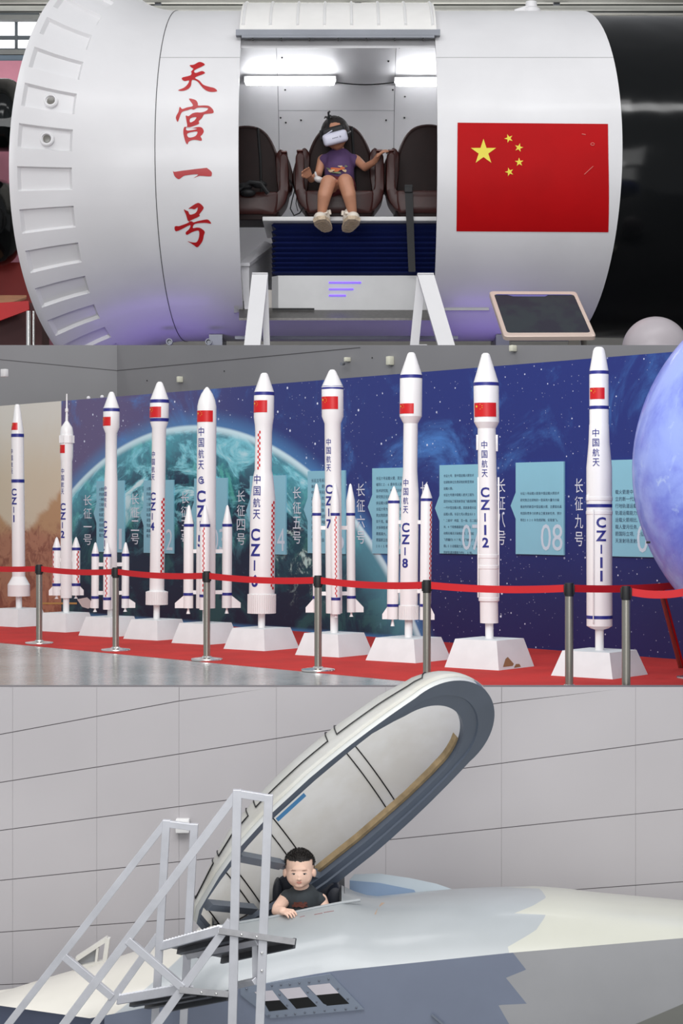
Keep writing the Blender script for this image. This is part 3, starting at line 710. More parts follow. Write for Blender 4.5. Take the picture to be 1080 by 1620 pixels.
# leaning pole behind the globe
b = B(); p0, p1 = P(1042, 925, 9.75), V(((1076 - 540) / F * 10.2, 10.2, FLOOR + .002)); b.tube([p0, p1], .012, 10)
lp = tag(build(b, 'leaning_pole', STEEL), 'thin steel pole leaning behind the blue globe', 'pole')
b = B(); b.tube([p0 + V((.016, .01, 0)), p1 + V((.016, .01, 0))], .009, 8); build(b, 'red_pole_sleeve', BELT, lp)

# ------------------------------------------------------------------ small fittings on the grey walls
def wbox(name, px, py, wpx, hpx, m, label, cat, dep=.05):
    Y = WY(px); k = Y / F; d = V((1, -1.143, 0)).normalized(); R = Matrix((d, V((d.y, -d.x, 0)) * -1, V((0, 0, 1)))).transposed()
    c = P(px, py, Y) - V((.75, .66, 0)) * (dep / 2)
    b = B(); b.box(c, (wpx * k, dep, hpx * k), R, bevel=.006); return tag(build(b, name, m), label, cat)
CREAM = mat('cream_plastic', (222, 220, 200), .45, var=.03)
wbox('wall_sensor', 288, 600.5, 6, 9.5, CREAM, 'cream sensor box on the grey wall above the CZ-4 model', 'sensor')
wbox('wall_sensor', 620.5, 571, 9, 14, CREAM, 'larger white sensor box on the grey wall beside the CZ-8 nose', 'sensor')
wbox('wall_sensor', 815, 551.5, 8, 10, CREAM, 'small cream sensor box high beside the CZ-12 nose', 'sensor')
sc_ = wbox('security_camera', 553, 569, 6, 7, CREAM, 'security camera on the grey wall above the CZ-7 nose', 'camera')
b = B(); q = P(551.5, 576, WY(552)) - V((.75, .66, 0)) * .05; b.tube([q, q - V((.02, .06, .006))], .012, 12)
cam_o = build(b, 'camera_barrel', GREYMETAL, None); cam_o.parent = sc_; cam_o.matrix_parent_inverse = Matrix.Translation(-sc_.location)
b = B(); Yl = 14.7; b.box(P(7, 590, Yl), (.04, .05, .06), rot('Z', 55), bevel=.005)
tag(build(b, 'wall_speaker', WHITE), 'small white box on the side wall above the CZ-1 nose', 'speaker')
for px, py in ((355, 587), (589, 566), (233, 602)):
    b = B(); b.ball(P(px, py, WY(px)) + V((-.003, -.003, 0)), .005, seg=10); tag(build(b, 'wall_bolt', BLACKM), {355: 'dark bolt head in the grey wall between the CZ-5 and CZ-6 noses', 589: 'dark bolt head in the grey wall beside the security camera', 233: 'dark bolt head in the grey wall above the CZ-4 nose'}[px], 'bolt')
for px in (135.5, 157):
    b = B(); b.ball(Q(px) + V((.02, .02, VT + .01)), .016, seg=12); tag(build(b, 'mural_clamp', WHITE), {135.5: 'white round clamp on the mural top edge, near the CZ-2 tower', 157: 'white round clamp on the mural top edge, beside the CZ-3 nose'}[px], 'clamp')

# ================================================================== upper deck
UP = 1.08
MYC, MR = 17.5, 1.497
MZ = CZ + 3.078
def cyl(x, r, deg):                        # a point round the module's axis; 0 faces the camera, 90 is the top
    a = math.radians(deg); return V((x, MYC - r * math.cos(a), MZ + r * math.sin(a)))
cosd = lambda d: math.cos(math.radians(d))
def seamx(t): return -1.45 - .12 * cosd(t)
def rimx(t): return -2.15 - .60 * cosd(t + 10)
def endx(t): return 2.11 + .26 * cosd(t)
OX0, OX1, OT, OB = -.87, .81, 43.0, -65.0                # the hatch: sides, top and bottom angle
module = thing('space_module', 'big white space station module with an open hatch and red writing', 'space module', (0, MYC, CZ + 1.0 / 1.08 + .0))
module['base'] = tuple(up_(V((0, MYC, CZ + 1.0 / 1.08)))); module.location = module['base']
# flared ring with a row of sunk pockets
b = B(); ts = [0, .06, .12, .18, .24, .30, .36, .42, .48, .54, .585, .605, .70, .80, .925, .945, .965, .985, 1.0]
NP = 32; offs = [-.5, -.40, -.29, -.255, 0, .255, .29, .40]
angs = []
for p in range(NP):
    for i, o_ in enumerate(offs): angs.append(((p + o_) * 360 / NP + 1.2, 3 <= i <= 5))
rings_ = []
for t in ts:
    row = []
    for a, inner in angs:
        x = lerp(seamx(a), rimx(a), t); r = MR + .353 * t ** 2.0
        if t > .95: r -= .018 * ((t - .95) / .05) ** 2
        if inner and .60 < t < .93: r -= .034
        row.append(b.bm.verts.new(cyl(x, r, a)))
    rings_.append(row)
row = [b.bm.verts.new(cyl(rimx(a) + .005, MR + .353 - .09, a)) for a, _ in angs]; rings_.append(row)
row = [b.bm.verts.new(cyl(rimx(a) + .30, MR - .05, a)) for a, _ in angs]; rings_.append(row)
for p, q in zip(rings_, rings_[1:]):
    for i in range(len(p)): b.bm.faces.new((p[i], p[(i + 1) % len(p)], q[(i + 1) % len(p)], q[i]))
build(b, 'flared_ring', HULLW, module, angle=24)
for deg in (1.2 + 0, 1.2 + 11.25):
    b = B(); t = .76; x = lerp(seamx(deg), rimx(deg), t); r = MR + .353 * t * t - .034
    c = cyl(x, r, deg); nrm = (cyl(x, r + 1, deg) - c).normalized(); A = nrm.to_track_quat('Z', 'Y').to_matrix()
    b.lathe([(.062, -.005), (.062, .022), (.052, .030), (.040, .030), (.036, .012), (0, .012)], c, 28, A)
    ph = build(b, 'porthole', HULLW, module)
    b = B(); b.lathe([(0, .010), (.0355, .010), (.030, .016), (0, .018)], c, 20, A); build(b, 'porthole_glass', mat('porthole_grey', (110, 108, 102), .2), ph)
# main hull around the hatch, with its thickness
def hull_part(name, xa, xb, angles, r=MR, th=.045, m=HULLW, close=False, nx=4):
    b = B()
    outer = lambda u, a: cyl(lerp(xa(a), xb(a), u), r, a)
    inner = lambda u, a: cyl(lerp(xa(a), xb(a), u), r - th, a)
    us = [i / nx for i in range(nx + 1)]
    b.grid(outer, us, angles); b.grid(inner, us, angles)
    for u in (0, 1): b.grid(lambda k, a: cyl(lerp(xa(a), xb(a), u), r - th * k, a), [0, 1], angles)
    if not close:
        for a in (angles[0], angles[-1]): b.grid(lambda k, u: cyl(lerp(xa(a), xb(a), u), r - th * k, a), [0, 1], us)
    return build(b, name, m, module, weld=1e-4)
full = [i * 3.75 for i in range(97)]
hull_part('hull_section', seamx, lambda a: OX0, full, close=True)
hull_part('hull_section', lambda a: OX1, endx, full, close=True)
back_arc = [OT + (360 + OB - OT) * i / 64 for i in range(65)]
hull_part('hull_section', lambda a: OX0 - .0, lambda a: OX1 + .0, [130 + (360 + OB - 130) * i / 44 for i in range(45)])
b = B()
for sgn in (0,):
    pts = [cyl(seamx(a) - .004, MR + .0015, a) for a in range(-100, 101, 4)]; b.tube(pts, .0035, 6)
build(b, 'panel_seam', mat('dark_seam', (70, 70, 72), .6), module)
b = B()
for x0, x1 in ((seamx(33), OX0), (OX1, endx(33))): b.tube([cyl(lerp(x0, x1, i / 6), MR + .0005, 33) for i in range(7)], .0025, 6)
build(b, 'panel_seam', mat('soft_seam', (170, 170, 170), .6), module)
# interior lining
b = B(); ia = [i * 5 for i in range(8, 59)]
LIN = mat('lining_white', (218, 217, 219), .38, var=.03, scale=2)
b.grid(lambda x, a: cyl(x, MR - .047, a), [-1.9, -.95, 0, .9, 1.9], [40 + 230 * i / 46 for i in range(47)])
b.grid(lambda x, a: cyl(x, MR - .047, a), [-1.9, OX0 + .0], [-90 + 130 * i / 30 for i in range(31)]); b.grid(lambda x, a: cyl(x, MR - .047, a), [OX1, 1.9], [-90 + 130 * i / 30 for i in range(31)])
for x in (-1.9, 1.9):
    ring_ = [cyl(x, MR - .047, a) for a in range(0, 360, 6)]; b.face(ring_)
build(b, 'inner_lining', LIN, module)
b = B()
for x in (-.62, .52): b.tube([cyl(x, MR - .049, a) for a in range(60, 200, 5)], .0025, 6)
b.tube([cyl(-.62, MR - .049, 143), cyl(.52, MR - .049, 143)], .0018, 6)
build(b, 'lining_seam', mat('lining_seam', (130, 130, 134), .6), module)
for x, a in ((-.57, 118), (-.50, 100), (-.55, 134), (-.55, 148), (.45, 120), (.55, 112), (.50, 134), (.62, 137), (-.40, 147), (.44, 147), (.62, 146), (-.60, 146), (.45, 160), (.44, 176)):
    b = B(); b.ball(cyl(x, MR - .050, a), .009, seg=8); build(b, 'lining_bolt', BLACKM, module)
# rolled hatch cover above the opening
b = B(); hr = 1.565; ha = [OT + (128 - OT) * i / 24 for i in range(25)]
b.grid(lambda x, a: cyl(x, hr, a), [OX0 - .01, 0, OX1 + .01], ha); b.grid(lambda x, a: cyl(x, hr - .03, a), [OX0 - .01, 0, OX1 + .01], ha)
for x in (OX0 - .01, OX1 + .01): b.grid(lambda k, a: cyl(x, hr - .10 * k, a), [0, 1], ha)
hood = build(b, 'hatch_cover', mat('hatch_white', (238, 236, 232), .4, var=.03), module, weld=1e-4)
for i in range(8):
    x = lerp(OX0 + .02, OX1 - .02, i / 7); b = B(); b.tube([cyl(x, hr + .004, a) for a in ha[1:]], .013, 8); build(b, 'cover_rib', WHITE, hood)
b = B(); p0, p1 = cyl(OX0 - .04, 1.545, OT), cyl(OX1 + .04, 1.545, OT); b.bar(p0, p1, .075, .050); b.bar(p0 + V((.05, -.01, -.035)), p1 + V((-.05, -.01, -.035)), .05, .02)
build(b, 'cover_rail', GREYMETAL, hood, smooth=False)
for i in range(7):
    b = B(); b.box(lerp(p0, p1, (i + .6) / 7.2) + V((0, -.02, -.055)), (.010, .02, .028)); build(b, 'rail_hook', BLACKM, hood, smooth=False)
# black aft hull
b = B(); prof = [(1.30, 2.05), (1.42, 2.10), (1.46, 2.2), (1.47, 2.6), (1.47, 4.6), (1.40, 4.7), (0, 4.7)]
A = Matrix(((0, 0, 1), (0, 1, 0), (-1, 0, 0)))      # spins round the x axis
b.lathe([(r, z) for r, z in prof], (0, MYC, MZ), 96, A); build(b, 'black_hull', BLACK, module, angle=40)
b = B(); b.lathe([(.05, 0), (.085, .0), (.085, .05), (.055, .07), (.05, .12), (0, .12)], P(840, 15, 17.3) + V((0, 0, -.05)), 20); b.box(P(828, 14, 17.3) + V((-.02, 0, -.02)), (.14, .1, .05), rot('Y', -18), bevel=.01)
build(b, 'roof_fitting', HULLW, module)
# sill of the hatch
b = B(); b.grid(lambda x, k: cyl(x, MR - .02 - .25 * k, OB + 2 * k) , [OX0, OX1], [0, 1]); b.bar(cyl(OX0, MR - .01, OB + .6), cyl(OX1, MR - .01, OB + .6), .06, .035)
build(b, 'hatch_sill', mat('sill_cream', (214, 208, 200), .5), module, smooth=False)
b = B(); b.bar(cyl(OX0 - .1, MR + .012, OB - 16), cyl(OX1 + .25, MR + .012, OB - 16), .02, .03)
build(b, 'lower_rail', GREYMETAL, module, smooth=False)
for px, py in ((268, 541), (330, 541)):
    b = B(); c = P(px, py, 17.0); b.lathe([(.030, -.03), (.030, .03), (.02, .03), (.016, .0), (0, .0)], c, 18, rot('X', 90)); build(b, 'drain_fitting', GREYMETAL, module)
# cradles that carry it
for x in (-1.2, 1.4):
    b = B(); z0 = CZ + 1.0 / 1.08
    pts = [cyl(x, MR + .004, a) for a in range(-102, -77, 4)]
    low = [V((x, p.y, z0)) for p in (pts[0], pts[-1])]
    b.slab(pts + [low[1], low[0]], (.12, 0, 0)); build(b, 'cradle', GREYMETAL, module, smooth=False)
# red writing, brush strokes traced stroke by stroke (picture pixels)
def on_hull(px, py, off=.003):
    """the point of the hull seen at a picture pixel"""
    d = V(((px - 540) / F, 1, (810 - py) / F)); r = MR + off
    a = 1 + d.z * d.z; bb = -MYC - d.z * (MZ - CZ); c = MYC ** 2 + (MZ - CZ) ** 2 - r * r
    Y = (-bb - math.sqrt(bb * bb - a * c)) / a; return V((d.x * Y, Y, CZ + d.z * Y))
def smooth_loop(pts, n=3):
    out = []; m = len(pts)
    for i in range(m):
        p0, p1, p2, p3 = (pts[(i + k - 1) % m] for k in range(4))
        for j in range(n):
            t = j / n
            out.append(tuple(.5 * (2 * p1[q] + (p2[q] - p0[q]) * t + (2 * p0[q] - 5 * p1[q] + 4 * p2[q] - p3[q]) * t * t + (3 * p1[q] - p0[q] - 3 * p2[q] + p3[q]) * t ** 3) for q in (0, 1)))
    return out
CAL = {
 'tian': ([[(403, 235), (470, 225), (545, 185), (590, 185), (640, 212), (630, 240), (482, 315), (500, 358), (600, 327), (650, 355), (625, 375), (490, 432), (560, 480), (620, 545), (720, 580), (800, 600), (845, 645), (800, 660), (720, 658), (655, 630), (600, 580), (540, 505), (490, 475), (440, 475), (425, 560), (380, 615), (300, 645), (218, 635), (310, 595), (370, 540), (395, 480), (330, 487), (285, 465), (290, 430), (420, 395), (430, 340), (405, 360), (462, 295), (440, 275)]], []),
 'gong': ([[(393, 773), (450, 775), (510, 800), (536, 850), (540, 880), (640, 878), (720, 890), (780, 950), (780, 1000), (690, 1012), (640, 1020), (620, 1045), (600, 1080), (550, 1130), (555, 1170), (490, 1200), (410, 1225), (370, 1225), (345, 1235), (440, 1240), (540, 1222), (600, 1235), (630, 1290), (610, 1340), (578, 1375), (597, 1410), (590, 1445), (500, 1430), (430, 1438), (385, 1465), (372, 1500), (345, 1480), (315, 1390), (302, 1300), (318, 1225), (365, 1215), (350, 1110), (342, 1040), (385, 1050), (450, 1005), (520, 990), (580, 992), (660, 970), (700, 925), (620, 912), (530, 915), (470, 945), (430, 935), (380, 952), (300, 975), (265, 1010), (225, 1120), (207, 1140), (185, 1085), (190, 1045), (225, 980), (245, 900), (285, 935), (360, 910), (450, 890), (445, 850)]],
          [[(415, 1085), (510, 1065), (480, 1120), (412, 1150)], [(348, 1238), (370, 1282), (525, 1255), (430, 1240)], [(372, 1325), (525, 1295), (495, 1370), (390, 1392)]]),
 'yi': ([[(135, 305), (160, 322), (300, 302), (640, 262), (690, 268), (755, 325), (757, 370), (735, 395), (600, 388), (550, 390), (465, 422), (540, 372), (480, 362), (330, 382), (285, 405), (240, 437), (205, 430), (160, 385)]], []),
 'hao': ([[(385, 915), (440, 870), (525, 822), (570, 830), (625, 885), (615, 930), (558, 1005), (560, 1035), (405, 1108), (440, 1115), (470, 1130), (560, 1105), (680, 1085), (720, 1105), (748, 1145), (730, 1152), (650, 1140), (490, 1155), (455, 1222), (520, 1215), (580, 1225), (645, 1280), (630, 1340), (610, 1430), (550, 1515), (515, 1530), (480, 1505), (420, 1465), (368, 1435), (450, 1452), (515, 1448), (550, 1380), (558, 1300), (535, 1262), (440, 1290), (370, 1330), (343, 1320), (345, 1285), (395, 1240), (412, 1175), (290, 1235), (195, 1275), (165, 1250), (165, 1200), (200, 1190), (240, 1190), (395, 1130), (372, 1100), (345, 1010), (310, 925), (345, 940), (380, 955), (410, 1008), (490, 985), (525, 940), (530, 892), (485, 922), (430, 912)]], []),
}
def calli(key, oy):
    cu = bpy.data.curves.new('stroke', 'CURVE'); cu.dimensions = '2D'; cu.fill_mode = 'BOTH'
    outs, holes = CAL[key]
    for loop in outs + holes:
        pts = smooth_loop([(x / 10.125, y / 10.125) for x, y in loop], 3)
        sp = cu.splines.new('POLY'); sp.points.add(len(pts) - 1); sp.use_cyclic_u = True
        for q, p in zip(sp.points, pts): q.co = (p[0], -p[1], 0, 1)
    o = bpy.data.objects.new('stroke', cu); COL.objects.link(o)
    me = bpy.data.meshes.new_from_object(o.evaluated_get(bpy.context.evaluated_depsgraph_get()))
    q = bmesh.new(); q.from_mesh(me); bpy.data.objects.remove(o); bpy.data.curves.remove(cu); bpy.data.meshes.remove(me)
    for y in range(0, 200, 3): bmesh.ops.bisect_plane(q, geom=q.verts[:] + q.edges[:] + q.faces[:], plane_co=(0, -y, 0), plane_no=(0, 1, 0))
    for v in q.verts: v.co = on_hull(260 + v.co.x, oy - v.co.y)
    bb = B(); bb.bm.free(); bb.bm = q; build(bb, 'red_lettering', CALLI, module, smooth=False)
for key, oy in (('tian', 80), ('gong', 80), ('yi', 240), ('hao', 240)): calli(key, oy)
# the flag
b = B()
def flagpt(u, v, off=.003):
    x0, x1 = lerp(723.5, 721.8, v), lerp(961.5, 962 + 2 * math.sin(v * PI), v)
    return on_hull(lerp(x0, x1, u), lerp(lerp(194, 196, u), lerp(366, 367.5, u), v) , off)
b.grid(flagpt, [i / 16 for i in range(17)], [i / 24 for i in range(25)])
def sfl(x, y): return on_hull(x, -y, .0055)
star5(b, 764.5, -240.5, 21, sfl, mi=1)
for sx, sy, tr in ((804.5, 219, .35), (820.5, 233.5, -.25), (821, 256.5, .05), (805.5, 272, .3)): star5(b, sx, -sy, 7.2, sfl, tr, mi=1)
build(b, 'flag', [FLAGRED, YELLOW], module)
b = B()
for i in range(13):
    a = i * PI / 6; 
    p = [on_hull(937 + 3 * math.cos(q), 228 + 2 * math.sin(q), .006) for q in (a, a + PI / 6)]; b.tube(p, .003, 5)
b.tube([on_hull(924, 276, .006), on_hull(938, 263, .006)], .003, 5); b.tube([on_hull(920, 212, .006), on_hull(926, 213, .006)], .004, 5)
build(b, 'scratch_mark', mat('scratch_pink', (222, 120, 110), .5), module)

# fluorescent tubes inside
TUBE = mat('tube_light', (255, 255, 255), .4, emis=(250, 252, 255), estr=15.0, var=0)
for x0, x1, py, lab in ((388, 529, 129, 'long fluorescent tube over the child in the module'), (626, 768, 130.5, 'fluorescent tube half hidden by the hatch edge')):
    t = thing('tube_lamp', lab, 'lamp', P((x0 + x1) / 2, py, 18.33), 'tube lamps in the module')
    a, c = P(x0, py, 18.30), P(x1, py, 18.30)
    b = B(); b.box((a + c) / 2, (c.x - a.x, .06, .068), bevel=.016); build(b, 'tube', TUBE, t)
    b = B(); b.box((a + c) / 2 + V((0, .075, .03)), (c.x - a.x + .03, .10, .06), bevel=.006); build(b, 'lamp_mount', WHITE, t)
b = B(); b.tube([P(529 + 97 * i / 10, 130 + 4 * math.sin(PI * i / 10), 18.34) for i in range(11)], .006, 6)
tag(build(b, 'lamp_cable', BLACKM), 'thin black cable sagging between the two tube lamps', 'cable')

# motion platform
plat = thing('motion_platform', 'white motion platform on a blue bellows inside the module', 'motion platform', P(560, 490, 17.2))
px2x = lambda px, Y: (px - 540) / F * Y
b = B(); z1, z0 = P(0, 342.5, 16.72).z, P(0, 349.5, 16.72).z
b.box(((px2x(415, 16.72) + 1.3) / 2, 17.25, (z0 + z1) / 2), (1.3 - px2x(415, 16.72), 1.06, z1 - z0), bevel=.006); build(b, 'seat_deck', WHITE, plat)
b = B(); zt, zb = P(0, 349, 16.85).z, P(0, 435, 16.85).z; npl = 10
xl, xr = px2x(432, 16.85), 1.25
zig = []
for i in range(npl * 2 + 1):
    f_ = i / (npl * 2); f_ = f_ ** .82; zig.append((lerp(zt, zb, f_), .0 if i % 2 == 0 else .046))
loops = []
for z, o_ in zig: loops.append([b.bm.verts.new(p) for p in ((xl + .03 - o_, 16.88 - o_, z), (xr - .03 + o_, 16.88 - o_, z), (xr - .03 + o_, 17.65 + o_, z), (xl + .03 - o_, 17.65 + o_, z))])
for p, q in zip(loops, loops[1:]):
    for i in range(4): b.bm.faces.new((p[i], p[(i + 1) % 4], q[(i + 1) % 4], q[i]))
build(b, 'bellows', mat('bellows_blue', (15, 29, 84), .5, var=.08), plat, smooth=False)
b = B(); zt2, zb2 = P(0, 436, 16.72).z, P(0, 491, 16.72).z; x0 = px2x(440, 16.72)
b.hexa([(x0, 16.72, zb2), (1.3, 16.72, zb2), (1.3, 17.7, zb2), (x0 - .06, 16.95, zb2), (x0 - .06, 16.95, zb2)][:4] if False else [(x0, 16.72, zb2), (1.3, 16.72, zb2), (1.3, 17.7, zb2), (x0 - .06, 17.7, zb2), (x0 - .06, 16.80, zb2)],
       [(x0, 16.72, zt2), (1.3, 16.72, zt2), (1.3, 17.7, zt2), (x0 - .06, 17.7, zt2), (x0 - .06, 16.80, zt2)])
build(b, 'base_box', mat('platform_white', (196, 196, 196), .4, var=.05), plat, smooth=False)
GLOWP = mat('violet_glow', (120, 80, 255), .4, emis=(96, 70, 250), estr=1.6, var=0)
for x0_, x1_, py in ((520, 571, 447), (520, 559, 457.5), (520, 547, 467.5)):
    b = B(); a, c = P(x0_, py, 16.716), P(x1_, py, 16.716); b.box((a + c) / 2, (c.x - a.x, .012, .014), bevel=.004); build(b, 'light_strip', GLOWP, plat)
b = B(); a, c = P(431, 489, 16.7), P(497, 489, 16.7); b.box((a + c) / 2 + V((0, -.01, 0)), (c.x - a.x, .02, .014)); build(b, 'base_gasket', BLACKM, plat, smooth=False)
# entry ramp plate and side console
b = B(); b.slab([P(378, 503, 16.42), P(700, 503, 16.42), P(700, 487, 16.80), P(378, 487, 16.80)], (0, 0, -.02))
tag(build(b, 'entry_ramp', mat('checker_plate', (96, 94, 92), .4, .4, var=.15, scale=30), smooth=False), 'dark metal entry ramp just inside the hatch', 'ramp')
b = B()
b.hexa([P(381, 420, 16.75), P(394, 420, 16.75), P(394, 505, 16.75), P(388, 505, 16.75)], [P(420, 392, 17.7), P(432, 392, 17.7), P(432, 470, 17.7), P(425, 470, 17.7)])
b.slab([P(380, 421, 16.72), P(395, 421, 16.72), P(434, 392, 17.7), P(418, 386, 17.7)], (0, 0, .03))
b.slab([P(370, 478, 16.70), P(430, 470, 17.2), P(430, 487, 17.2), P(370, 495, 16.70)], (0, .05, 0))
tag(build(b, 'side_console', mat('console_white', (200, 199, 203), .4), smooth=False), 'white angled console beside the blue bellows', 'console')

# seats
def rounded(pts, r=6, n=5):
    out = []; m = len(pts)
    for i in range(m):
        p0, p1, p2 = V(pts[i - 1]), V(pts[i]), V(pts[(i + 1) % m]); a = (p0 - p1); c = (p2 - p1)
        ra = min(r, a.length * .45); rc = min(r, c.length * .45); a = p1 + a.normalized() * ra; c = p1 + c.normalized() * rc
        for j in range(n + 1):
            t = j / n; out.append(tuple(a * (1 - t) ** 2 + p1 * 2 * t * (1 - t) + c * t * t))
    return out
def cushion(b, pts, y0, y1, puff=.03, shrink=.8, mi=0):
    """pad with outline pts (x, z) between depth y0 (front) and y1 (back), rounded over the front edge"""
    cx = sum(p[0] for p in pts) / len(pts); cz = sum(p[1] for p in pts) / len(pts)
    lays = [(1.0, y1), (1.0, y0 + puff), (.985, y0 + puff * .45), (.95, y0 + puff * .12), (shrink, y0), (.4, y0 - puff * .15)]
    ringsv = [[b.bm.verts.new((cx + (x - cx) * s, y, cz + (z - cz) * s)) for x, z in pts] for s, y in lays]
    n = len(pts)
    for p, q in zip(ringsv, ringsv[1:]):
        for i in range(n): f = b.bm.faces.new((p[i], p[(i + 1) % n], q[(i + 1) % n], q[i])); f.material_index = mi
    for q in (ringsv[0][::-1], ringsv[-1]): f = b.bm.faces.new(q); f.material_index = mi
def make_seat(label):
    r = thing('simulator_seat', label, 'seat', (0, 0, 0), 'simulator seats in the module'); r['base'] = (0, 0, 0); r.location = (0, 0, 0)
    k = 1 / 177.0                                     # picture pixels to metres at the seats; origin under the seat front, pixel (537, 345)
    def q(px, py): return ((px - 537) * k, (345 - py) * k)
    lb = lambda n, m, bb, **kw: build_local(bb, n, m, r, **kw)
    egg = [q(*p) for p in [(482, 318), (479, 285), (482, 250), (489, 222), (500, 200), (515, 187), (537, 183), (559, 187), (573, 199), (585, 222), (592, 250), (595, 285), (592, 318)]]
    egg = rounded(egg, .08, 3)
    b = B(); cushion(b, egg, .35, .50, .035, .95); lb('backrest', LEATHER, b)
    inn = [(x * .965, .50 + (z - .50) * .975 - .005) for x, z in egg]
    b = B(); cushion(b, inn, .335, .40, .03, .9); lb('back_pad', LEATHERIN, b)
    for s in (-1, 1):
        wing = rounded([(s * x, z) for x, z in (q(590, 305), q(610, 296), q(613, 266), q(606, 240), q(594, 220), q(584, 232), q(585, 270))], .05, 3)
        b = B(); cushion(b, wing, .30, .46, .05, .9); lb('side_wing', LEATHER, b)
        arm = rounded([(s * x, z) for x, z in (q(593, 243), q(600, 240), q(606, 246), q(607, 300), q(603, 318), q(593, 332), q(580, 338), q(580, 320), q(590, 310), q(593, 285))], .03, 3)
        b = B(); cushion(b, arm, -.02, .34, .028, .9); lb('armrest', LEATHER, b)
        b = B(); b.box((s * (599.5 - 537) * k, .16, (345 - 239) * k), (.056, .34, .02), bevel=.009); lb('armrest_cap', mat('leather_sheen', (80, 36, 28), .28, coat=.3), b)
    st = rounded([q(*p) for p in [(481, 302), (593, 302), (592, 320), (588, 338), (486, 338), (482, 320)]], .03, 3)
    b = B(); cushion(b, st, -.03, .40, .04, .9); lb('seat_cushion', LEATHER, b)
    b = B(); b.box((0, .03, (345 - 306) * k), (.60, .05, .05), bevel=.02); lb('seat_piping', mat('leather_sheen', (92, 46, 38), .25), b)
    sk = rounded([q(*p) for p in [(478, 322), (596, 322), (586, 346), (488, 346)]], .04, 3)
    b = B(); cushion(b, sk, .0, .44, .04, .92); lb('seat_base', LEATHERIN, b)
    b = B(); b.tube([((556 - 537) * k, .325, (345 - 190) * k), ((560 - 537) * k, .322, (345 - 240) * k), ((562 - 537) * k, .32, (345 - 300) * k)], .012, 8); lb('harness_strap', BLACKM, b)
    return r
def build_local(b, name, m, parent, **kw):
    global UP
    s, UP = UP, 1.0
    for v in b.bm.verts: v.co *= s
    par_base = parent.get('base'); parent['base'] = (0, 0, 0)
    o = build(b, name, m, parent, **kw); parent['base'] = par_base; UP = s; return o
seat0 = make_seat('brown leather simulator seat holding the child with the headset')
seat0.location = up_(P(537, 345, 16.80) + V((0, 0, 0)))
copy_thing(seat0, up_(P(386, 347, 16.80)), 'empty brown simulator seat beside the white console')
copy_thing(seat0, up_(P(681, 345, 16.78)), 'empty brown simulator seat with the black strap before it')
b = B(); b.slab([P(640, 292, 16.70), P(652, 292, 16.70), P(657, 430, 16.66), P(646, 430, 16.66)], (0, .008, 0)); b.box(P(646, 300, 16.69), (.075, .02, .05), bevel=.006)
tag(build(b, 'hanging_strap', BLACKM, smooth=False), 'long black strap hanging down over the blue bellows', 'strap')
b = B(); b.tube([P(458, 285, 16.9), P(466, 300, 16.85), P(462, 316, 16.80), P(459, 330, 16.78), P(465, 341, 16.74), P(474, 337, 16.74), P(480, 328, 16.78), P(484, 322, 16.86)], .006, 6); b.tube([P(470, 305, 16.85), P(468, 322, 16.82), P(471, 334, 16.8)], .004, 6)
tag(build(b, 'seat_cable', BLACKM), 'thin black cable looping down beside the occupied seat', 'cable')
b = B()
for (x, y) in ((387, 295), (410, 292), (392, 305)): b.ball(P(x, y, 16.72), (.07, .05, .035), seg=12)
b.tube([P(378, 300, 16.70), P(395, 288, 16.68), P(412, 290, 16.68), P(424, 306, 16.70)], .02, 8)
tag(build(b, 'seat_harness', BLACKM), 'black harness left lying on the empty seat beside the console', 'harness')

# white handrails at the entry steps
def handrail(label, segs):
    t = thing('stair_handrail', label, 'handrail', up_inv(P(segs[0][0], 548, 15.6)), 'white handrails at the entry steps')
    return t
def up_inv(p): return p
rail_m = mat('handrail_white', (224, 223, 224), .35, var=.02)
DZ = (CZ + 1.0 / 1.08)
def beam(b, x0, y0, Y0, x1, y1, Y1, wpx, d=.09):
    a, c = P(x0, y0, Y0), P(x1, y1, Y1); w_ = wpx / F * Y0 / 2
    b.hexa([a + V((-w_, 0, 0)), a + V((w_, 0, 0)), a + V((w_, d, 0)), a + V((-w_, d, 0))], [c + V((-w_, 0, 0)), c + V((w_, 0, 0)), c + V((w_, d, 0)), c + V((-w_, d, 0))])
for lab, A_, C_ in (('white handrail beside the angled console', ((411, 433, 15.75), (398, 553, 15.35), 25), ((418, 434, 15.8), (422, 556, 15.8), 10)),
                    ('white handrail below the hanging strap', ((673, 433.5, 15.75), (712, 566, 15.35), 26), ((666, 438, 15.82), (654, 560, 15.82), 14))):
    t = thing('stair_handrail', lab, 'handrail', V((P(A_[0][0], 0, 15.75).x, 15.75, DZ)), 'white handrails at the entry steps')
    b = B(); beam(b, *A_[0], *A_[1], A_[2]); build(b, 'sloping_rail', rail_m, t, smooth=False)
    b = B(); beam(b, *C_[0], *C_[1], C_[2], .07); foot = P(C_[1][0], C_[1][1], C_[1][2])
    build(b, 'post', rail_m, t, smooth=False)
    b = B(); hx = P(A_[0][0], A_[0][1], 15.75); b.box(hx + V((0, .06, .003)), (A_[2] / F * 15.75, .14, .012), bevel=.003); build(b, 'top_cap', rail_m, t)
    b = B(); b.box(V((hx.x + (.03 if C_[0][0] < 500 else -.02), 15.86, (DZ + P(0, 545, 15.82).z) / 2)), (.07, .10, P(0, 545, 15.82).z - DZ)); build(b, 'rail_foot', rail_m, t, smooth=False)

